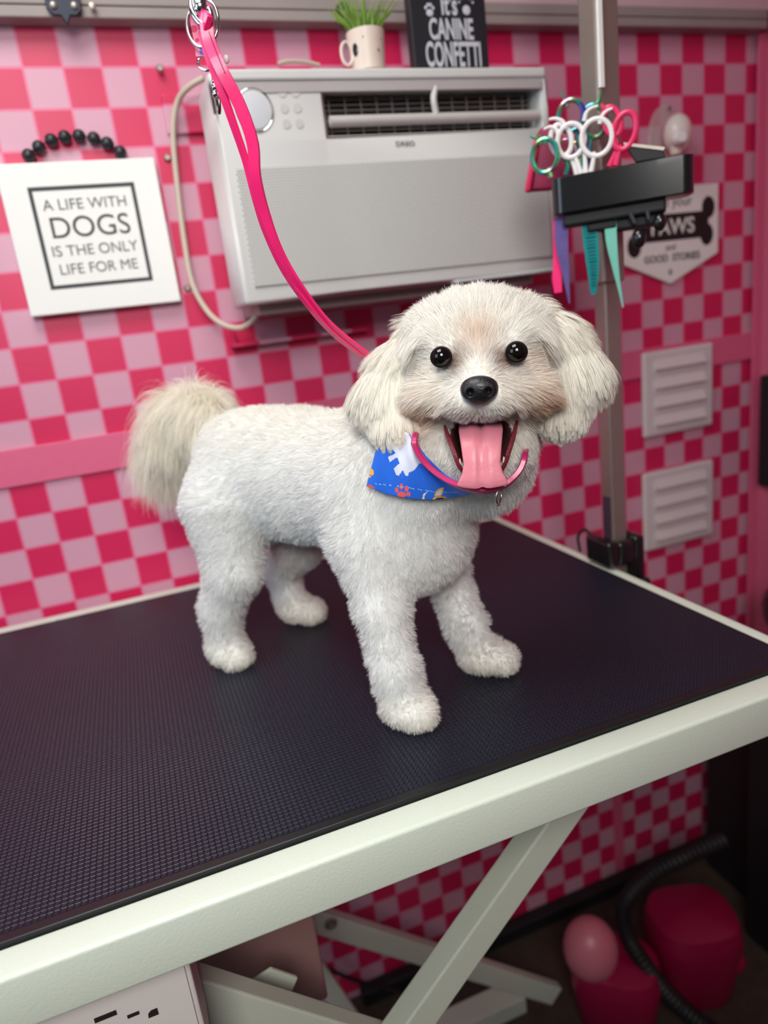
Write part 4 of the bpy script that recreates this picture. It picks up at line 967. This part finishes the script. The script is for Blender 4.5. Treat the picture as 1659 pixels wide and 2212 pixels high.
if not NOFUR:
    neckpt = L(.165, .002, .285)
    def inhead(P):
        H = toH(P); return (np.linalg.norm(H*np.array([1, 1, 1]), axis=1) < .086) & (H[:, 1] > -.088)
    def bad(P):
        H = toH(P); b = (mouth_sdf(H) < .003) & (H[:, 2] > -.02)
        for sx in (-1, 1): b |= np.linalg.norm(H-np.array([sx*.0292, .0135, .0545]), axis=1) < .0100
        b |= (s_ell(H, (0, -.0150, .0800), (.0155, .0125, .014)) < .0)
        return b
    # body coat: short, brushed backwards and down
    R = roots(BV, BF, 260000*FURQ//100); R = R[~inhead(R) & ~bad(R)]; N = vnormals(sdf_body, R); Q = toL(R)
    leg = np.clip((.15-Q[:, 2])/.05, 0, 1)[:, None]
    chest = (np.clip((Q[:, 0]-.07)/.06, 0, 1)[:, None])
    flow = (FW*-1.0+UP*-.35)*(1-chest)+(UP*-1.0+FW*-.1)*chest; flow = flow*(1-leg)+(UP*-1.0)*leg
    tf, K = tuft(R, .011, 3); tf2, _ = tuft(R, .0045, 9)
    D = tangent(flow, N)*.85+N*(.55+.35*leg)+tf*(.50+.65*leg)+tf2*(.5+.5*leg)
    Ln = np.where(Q[:, 2] < .03, .0065, .0090)*np.where(leg[:, 0] > .5, 1.0, .95)
    strands('coat', R, N, D, Ln, .00042, coat_colour(R), body, 3, droop=.05, curl=.16, clump=.38, ccell=.0038, jit=.24)
    # head coat
    def hw(P): return inhead(P).astype(float)+1e-6
    R = roots(BV, BF, 130000*FURQ//100, hw); R = R[inhead(R) & ~bad(R)]; N = vnormals(sdf_body, R); H = toH(R)
    src = np.array([0, -.004, .085]); fl = H-src; flH = fl/np.linalg.norm(fl, axis=1)[:, None]
    # muzzle sweeps down and outwards, forehead up and outwards
    muz = np.clip((-.002-H[:, 1])/.012, 0, 1)*np.clip((H[:, 2]-.0)/.02, 0, 1)
    dn = np.stack([np.sign(H[:, 0])*np.clip(np.abs(H[:, 0])/.02, 0, 1)*1.0, -np.ones(len(R))*.62, -.1*np.ones(len(R))], 1)
    top = np.clip((H[:, 1]-.02)/.03, 0, 1)
    up = np.stack([H[:, 0]*14, .65+0*H[:, 0], -.9+0*H[:, 0]], 1)
    flH = flH*(1-muz[:, None])*(1-top[:, None]*.7)+dn*muz[:, None]+up*top[:, None]*.7
    jaw = (H[:, 1] < -.045)
    flH[jaw] = np.stack([H[:, 0]*8, -1+0*H[:, 0], .15+0*H[:, 0]], 1)[jaw]
    Dw = flH@np.stack([HX, HY, HZ])
    Ln = .0115+.006*top+.0085*muz*np.clip((np.abs(H[:, 0])-.012)/.018, .15, 1); Ln[jaw] = .010
    for sx in (-1, 1):
        dd = np.linalg.norm(H-np.array([sx*.030, .013, .0545]), axis=1); Ln = np.where(dd < .022, Ln*np.clip((dd-.008)/.014, .22, 1), Ln)
    dn_ = np.linalg.norm(H-np.array([0, -.015, .075]), axis=1); Ln = np.where(dn_ < .03, np.maximum(Ln*np.clip((dn_-.008)/.022, .25, 1), .003), Ln)
    lip = (np.abs(H[:, 0]) < .034) & (H[:, 1] < -.026) & (H[:, 2] > .02) & ~jaw; Ln = np.where(lip, np.minimum(Ln, .0085), Ln)
    tf, _ = tuft(R, .009, 5)
    D = tangent(Dw, N, .85)*1.0+N*.26+tf*.34
    strands('head_hair', R, N, D, Ln, .00034, coat_colour(R), body, 4, droop=.03, curl=.06, clump=.42, ccell=.0038, jit=.13)
    # ears
    for f, V, F, o, sx in EARS:
        R = roots(V, F, 45000*FURQ//100); N = vnormals(f, R); H = toH(R)
        ang = np.clip((.055-H[:, 1])/.09, 0, 1)
        d0 = np.stack([sx*(.62-.72*ang), -(.70+.5*ang), .05+0*ang], 1)
        Dw = d0@np.stack([HX, HY, HZ]); tf, _ = tuft(R, .008, 6)
        D = tangent(Dw, N, .9)+N*.14+tf*.22
        Ln = np.interp(H[:, 1], [-.065, -.04, .0, .05], [.010, .020, .034, .030])
        cc = coat_colour(R)*.4+np.array([.94, .90, .81])*.6
        strands('ear_hair', R, N, D, Ln, .00042, cc, o, 6, droop=.07, curl=.035, clump=.72, ccell=.0055, jit=.08, side_jit=.45)
        # top knot hair covering the ear root
    def kw(P):
        H = toH(P); return ((H[:, 1] > .022) & (np.abs(H[:, 0]) > .026) & (H[:, 2] < .035)).astype(float)+1e-9
    R = roots(BV, BF, 20000*FURQ//100, kw); R = R[kw(R) > .5]; N = vnormals(sdf_body, R); H = toH(R)
    d0 = np.stack([np.sign(H[:, 0])*.8, -.9+0*H[:, 0], .05+0*H[:, 0]], 1); D = tangent(d0@np.stack([HX, HY, HZ]), N, 1)+N*.06+tuft(R, .008, 2)[0]*.16
    strands('head_hair', R, N, D, .032, .0004, coat_colour(R)*.5+np.array([.945, .915, .85])*.5, body, 6, droop=.09, curl=.03, clump=.55, ccell=.005, jit=.08, side_jit=.4)
    # tail plume
    R = roots(TV, TF, 30000*FURQ//100); N = vnormals(tail_fn, R); tvec = TP[4]-TP[1]; tt = np.clip(((R-TP[1])@tvec)/tvec.dot(tvec), 0, 1)
    out = N*.8+UP*.10-FW*(.10+.35*tt[:, None])+LT*.0; tf, _ = tuft(R, .010, 8)
    D = out+tf*.5; Ln = np.interp(tt, [0, .3, 1], [.050, .085, .100])*rng.uniform(.45, 1.15, len(R))
    tc = np.array([.955, .915, .83])*(1-.20*rng.random((len(R), 1))**2*np.array([.1, .3, .7]))
    strands('tail_hair', R, N, D, Ln, .00036, tc, tail, 9, droop=.33, curl=.05, clump=.62, ccell=.007, jit=.14, side_jit=.5)

# ---- eyes
def hput(name, bm, m, label=None):
    M = basis(HC, HX, HY, HZ); bmesh.ops.transform(bm, matrix=INV @ M, verts=bm.verts); o = bmo(name, bm, m, dog, smooth=True)
    if label: o['label'] = label
    return o
M_EYE = mat('dark_eye', (14, 8, 6), .05, spec=.5, var=.3); M_LID = mat('black_eyelid', (12, 9, 9), .7, spec=.15)
for sx in (-1, 1):
    hput('eye', ball(NB(), (sx*.0292+.0004, .0132, .0533), .0087, None, 32, 24), M_EYE)
    bm = NB(); torus(bm, (sx*.0292+.0004, .0130, .0574), (1, 0, 0), (0, 1, 0), .0074, .0068, .0013, 8, 32); hput('eyelid', bm, M_LID)
# ---- nose
def nose_fn(P):
    H = toH(P); d = s_ell(H, (0, -.0115, .0815), (.0140, .0088, .0095)); d = smin(d, s_ell(H, (0, -.0185, .0800), (.0090, .0065, .0080)), .006)
    for sx in (-1, 1):
        d = smin(d, s_ell(H, (sx*.0085, -.0145, .0825), (.0050, .0055, .0060)), .003)
        d = smax(d, -s_ell(H*np.array([sx, 1, 1]), (.0068, -.0150, .0895), (.0026, .0030, .0060)), .0015)
    d = smax(d, -s_cone(H, np.array([0, -.0140, .0925]), np.array([0, -.03, .0895]), .0006, .0006), .0012)
    return d
V, F = surface_nets(nose_fn, HC+HZ*.08-HY*.015-.022, HC+HZ*.08-HY*.015+.022, .0006)
dput('nose', V, F, mat('nose_leather', (24, 23, 25), .33, bump=(900, .5), coat=.15))
# ---- tongue
tp = smoothpts([(0, -.0440, .016), (0, -.0445, .038), (0, -.0475, .054), (0, -.0560, .0660), (0, -.0670, .0718), (0, -.0770, .0735), (0, -.0845, .0745), (0, -.0890, .0735)], 10)
tw = np.interp(np.linspace(0, 1, len(tp)), [0, .30, .48, .62, .74, .83, .90, .94, .97, .99, 1], [.0175, .0175, .0155, .0142, .0160, .0188, .0200, .0190, .0160, .0105, .0020])
nx = 40; Vt = []; 
for i, (p, w_) in enumerate(zip(tp, tw)):
    T = tp[min(i+1, len(tp)-1)]-tp[max(i-1, 0)]; T = T/np.linalg.norm(T); nz = np.cross(np.array([1., 0, 0]), T); nz = -nz if nz[2]+nz[1] < 0 else nz
    f_ = i/(len(tp)-1); endt = min(1, (w_/.016))
    for k in range(nx):
        a_ = 2*math.pi*k/nx; x = w_*math.copysign(abs(math.cos(a_))**.8, math.cos(a_)); hgt = .0036*endt*math.copysign(abs(math.sin(a_))**.75, math.sin(a_))
        if hgt > 0: hgt -= .0026*math.exp(-(x/.0016)**2)*min(1, f_*3)*endt; hgt += .0008*math.exp(-((abs(x)-.006)/.004)**2)
        hgt += .0016*(x/.016)**2*(1 if f_ < .7 else max(0, 1-(f_-.7)*6))
        Vt.append(p+np.array([x, 0, 0])+nz*hgt)
Vt = np.array(Vt); nt_ = len(tp); ii = np.arange(nt_-1)[:, None]*nx+np.arange(nx)[None]; jj = np.arange(nt_-1)[:, None]*nx+(np.arange(nx)[None]+1) % nx
F = np.stack([ii, jj, jj+nx, ii+nx], -1).reshape(-1, 4); V = HC+Vt@np.stack([HX, HY, HZ])
Hv = toH(V); k = np.clip((Hv[:, 2]-.048)/.022, 0, 1)[:, None]; tcol = np.array([.34, .11, .15])*(1-k)+np.array([.68, .22, .27])*k  # tongue colour darkens towards its root, painting in the shade inside the mouth
def tongue_mat():
    m = hair_mat('tongue_flesh', 0, .33); b = m.node_tree.nodes['Principled BSDF']; b.inputs['Subsurface Weight'].default_value = .25; b.inputs['Subsurface Radius'].default_value = (.006, .002, .002)
    nt = m.node_tree; n = nt.nodes.new('ShaderNodeTexNoise'); n.inputs['Scale'].default_value = 500; tc = nt.nodes.new('ShaderNodeTexCoord'); nt.links.new(tc.outputs['Object'], n.inputs['Vector'])
    bp = nt.nodes.new('ShaderNodeBump'); bp.inputs['Strength'].default_value = .25; bp.inputs['Distance'].default_value = .0006; nt.links.new(n.outputs['Fac'], bp.inputs['Height']); nt.links.new(bp.outputs['Normal'], b.inputs['Normal']); return m
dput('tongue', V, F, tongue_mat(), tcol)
# gums along the mouth edge and two teeth
M_GUM = mat('dark_red_gum', (112, 36, 44), .3, bump=(700, .6), coat=.3, var=.3)
for sx in (-1, 1):
    P = np.array([(sx*x, y, z) for x, y, z in ((.0295, -.0415, .038), (.0270, -.0485, .050), (.0240, -.0560, .0575), (.0210, -.0640, .0615), (.0182, -.0730, .0615), (.0150, -.0790, .0590))])
    bm = NB(); tube(bm, smoothpts(P, 6), [.0012, .0022, .0020, .0014], 8); hput('gum', bm, M_GUM)
    bm = NB(); tube(bm, [(sx*.0175, -.0735, .060), (sx*.0176, -.0700, .0615), (sx*.0172, -.0672, .0620)], [.0016, .0013, .0004], 10); hput('tooth', bm, mat('ivory_tooth', (236, 228, 210), .25))

# ---- collar
def rest(u, v, off, t0=.40):
    d = W(u, v); d = d/np.linalg.norm(d); t = t0
    for _ in range(80): t += float(np.clip(sdf_body((CAM+d*t)[None])[0]-off, -.01, .03))*.8
    return CAM+d*min(t, .66)
front = smoothpts([rest(u, v, .0125) for u, v in ((893, 948), (905, 980), (930, 1011), (965, 1037), (1005, 1053), (1050, 1059), (1090, 1048), (1120, 1020), (1134, 988))], 8)
for _ in range(2): front[1:-1] = (front[:-2]+front[2:]+2*front[1:-1])/4
EL, ER = front[0], front[-1]; cc_ = (EL+ER)/2; ea = (ER-EL)/2; eb = (front[len(front)//2]-cc_)
bk = smoothpts([ER, atD(1120, 945, .665), L(.132, .040, .296), L(.112, .003, .316), L(.125, -.034, .300), atD(925, 920, .665), EL], 8)[1:-1]
back = bk
cpts = np.vstack([front, back]); ctoc = cpts-(cc_+eb*.1); 
for _ in range(2): cpts = (np.roll(cpts, 1, 0)+np.roll(cpts, -1, 0)+2*cpts)/4
ctoc /= np.linalg.norm(ctoc, axis=1)[:, None]
clr = thing('collar', 'raspberry pink round collar under the dog\'s chin with a steel ring', 'collar')
bm = NB(); tube(bm, cpts, .0048, prof=[(-1, -.35), (-.8, -.5), (.8, -.5), (1, -.35), (1, .35), (.8, .5), (-.8, .5), (-1, .35)], up=ctoc, closed=True); bmo('band', bm, mat('raspberry_biothane', (186, 28, 96), .35, coat=.2), clr, smooth=True)
rc = rest(1078, 1068, .013); bm = NB(); torus(bm, rc, camr*.42-camb*.9, camu*.98+camr*.10, .0068, .0090, .0009, 10, 40); bmo('ring', bm, M_CHROME, clr, smooth=True)

# ---- bandana draped on the right side of the neck and chest
def inpoly(x, y, poly):
    poly = np.array(poly, float); n = len(poly); r = np.zeros(x.shape, bool); j = n-1
    for i in range(n):
        xi, yi = poly[i]; xj, yj = poly[j]
        r ^= ((yi > y) != (yj > y)) & (x < (xj-xi)*(y-yi)/(yj-yi+1e-9)+xi); j = i
    return r
# outline of the cloth as it lies (unfolded on the coat)
top_edge = smoothpts(np.array([(822, 935), (862, 930), (892, 945), (925, 990), (980, 1036), (1052, 1056)], float), 20)
bot_edge = smoothpts(np.array([(792, 1050), (832, 1066), (880, 1076), (930, 1079), (985, 1073), (1052, 1060)], float), 20)
nu, nv = 150, 66
U = np.linspace(0, 1, nu); te = np.stack([np.interp(U, np.linspace(0, 1, len(top_edge)), top_edge[:, k]) for k in (0, 1)], 1); be = np.stack([np.interp(U, np.linspace(0, 1, len(bot_edge)), bot_edge[:, k]) for k in (0, 1)], 1)
Vv = np.linspace(0, 1, nv)[None, :, None]; PXY = te[:, None, :]*(1-Vv)+be[:, None, :]*Vv
uu, vv2 = PXY[..., 0].ravel(), PXY[..., 1].ravel()
dirs = np.stack([uu-PX, -(vv2-PY), -FL*np.ones_like(uu)], 1)@MW.T; dirs /= np.linalg.norm(dirs, axis=1)[:, None]
tt_ = np.full(len(uu), .40)
for _ in range(60):
    s_ = sdf_body(CAM+dirs*tt_[:, None])-.0085; tt_ += np.clip(s_, -.01, .03)*.85
tt_ = np.minimum(tt_, .75).reshape(nu, nv)
for _ in range(6):
    q = tt_.copy(); q[1:-1, 1:-1] = (tt_[2:, 1:-1]+tt_[:-2, 1:-1]+tt_[1:-1, 2:]+tt_[1:-1, :-2])/4; tt_ = q
gx, gy = np.meshgrid(U, np.linspace(0, 1, nv), indexing='ij')
tt_ = tt_+.0011*np.sin(gx*19+gy*5+1.5*np.sin(gy*4))*(1-gx)+.0008*np.sin(gx*34-gy*9)
PB = (CAM+dirs*tt_.reshape(-1)[:, None])
ix = np.arange(nu*nv).reshape(nu, nv); FB = np.stack([ix[:-1, :-1], ix[:-1, 1:], ix[1:, 1:], ix[1:, :-1]], -1).reshape(-1, 4)
fc = np.stack([uu, vv2], 1)[FB].mean(1); fx_, fy_ = fc[:, 0], fc[:, 1]
def c4(P, s=4.366, ox=780, oy=900): return [(ox+x/s, oy+y/s) for x, y in P]
mi = np.zeros(len(FB), int)
dogp = c4([(280, 180), (285, 290), (330, 345), (255, 380), (270, 430), (345, 380), (365, 440), (310, 490), (330, 545), (360, 555), (395, 500), (415, 555), (440, 562), (450, 530), (500, 505), (548, 440), (600, 440), (560, 400), (520, 330), (470, 200), (420, 120), (300, 100)])
mi[inpoly(fx_, fy_, dogp)] = 1
def ellm(cx, cy, rx, ry, a=0): x = fx_-cx; y = fy_-cy; return ((x*math.cos(a)+y*math.sin(a))/rx)**2+((-x*math.sin(a)+y*math.cos(a))/ry)**2 < 1
for cx_, cy_, rx_, ry_ in ((385, 732, 40, 30), (338, 690, 16, 24), (382, 658, 17, 27), (428, 678, 18, 26), (447, 728, 18, 20)): mi[ellm(780+cx_/4.366, 900+cy_/4.366, rx_/4.366, ry_/4.366)] = 2
for cx_, cy_, rx_, ry_ in ((102, 525, 19, 28), (84, 565, 9, 9), (95, 492, 8, 8)): mi[ellm(780+cx_/4.366, 900+cy_/4.366, rx_/4.366, ry_/4.366)] = 3
mi[inpoly(fx_, fy_, c4([(690, 745), (705, 700), (735, 675), (780, 662), (770, 720), (755, 748)]))] = 3; mi[inpoly(fx_, fy_, c4([(706, 738), (718, 705), (755, 685), (762, 715), (748, 738)]))] = 1
mi[inpoly(fx_, fy_, c4([(668, 778), (700, 752), (790, 752), (830, 775)]))] = 3; mi[inpoly(fx_, fy_, c4([(700, 778), (715, 762), (780, 762), (790, 778)]))] = 4
mi[inpoly(fx_, fy_, c4([(577, 775), (590, 725), (628, 705), (602, 735), (600, 778)]))] = 5
mi[inpoly(fx_, fy_, c4([(50, 645), (80, 640), (135, 672), (120, 680), (60, 660)]))] = 6
st = np.array(c4([(130, 632), (300, 648), (500, 678), (700, 708), (900, 712)])); yy = np.interp(fx_, st[:, 0], st[:, 1]); mi[(np.abs(fy_-yy) < .62) & (fx_ > 810) & (fx_ < 990) & ((fx_ % 5.5) < 3.8)] = 7
bd = tag(np_mesh('bandana', PB, FB, [mat('bandana_blue', (12, 98, 214), .75, bump=(900, .3), sheen=.2), mat('print_white', (214, 216, 232), .8), mat('print_coral', (238, 92, 92), .8), mat('print_orange', (236, 166, 40), .8), mat('print_navy', (24, 30, 60), .8), mat('print_cream', (236, 224, 170), .8), mat('print_redorange', (220, 84, 44), .8), mat('thread_pale', (150, 196, 240), .7)]),
         'bright blue bandana printed with paws, tied over the dog\'s shoulder', 'bandana')
bd.data.polygons.foreach_set('material_index', mi.astype(np.int32))
sm = bd.modifiers.new('thickness', 'SOLIDIFY'); sm.thickness = .0008; sm.offset = 0
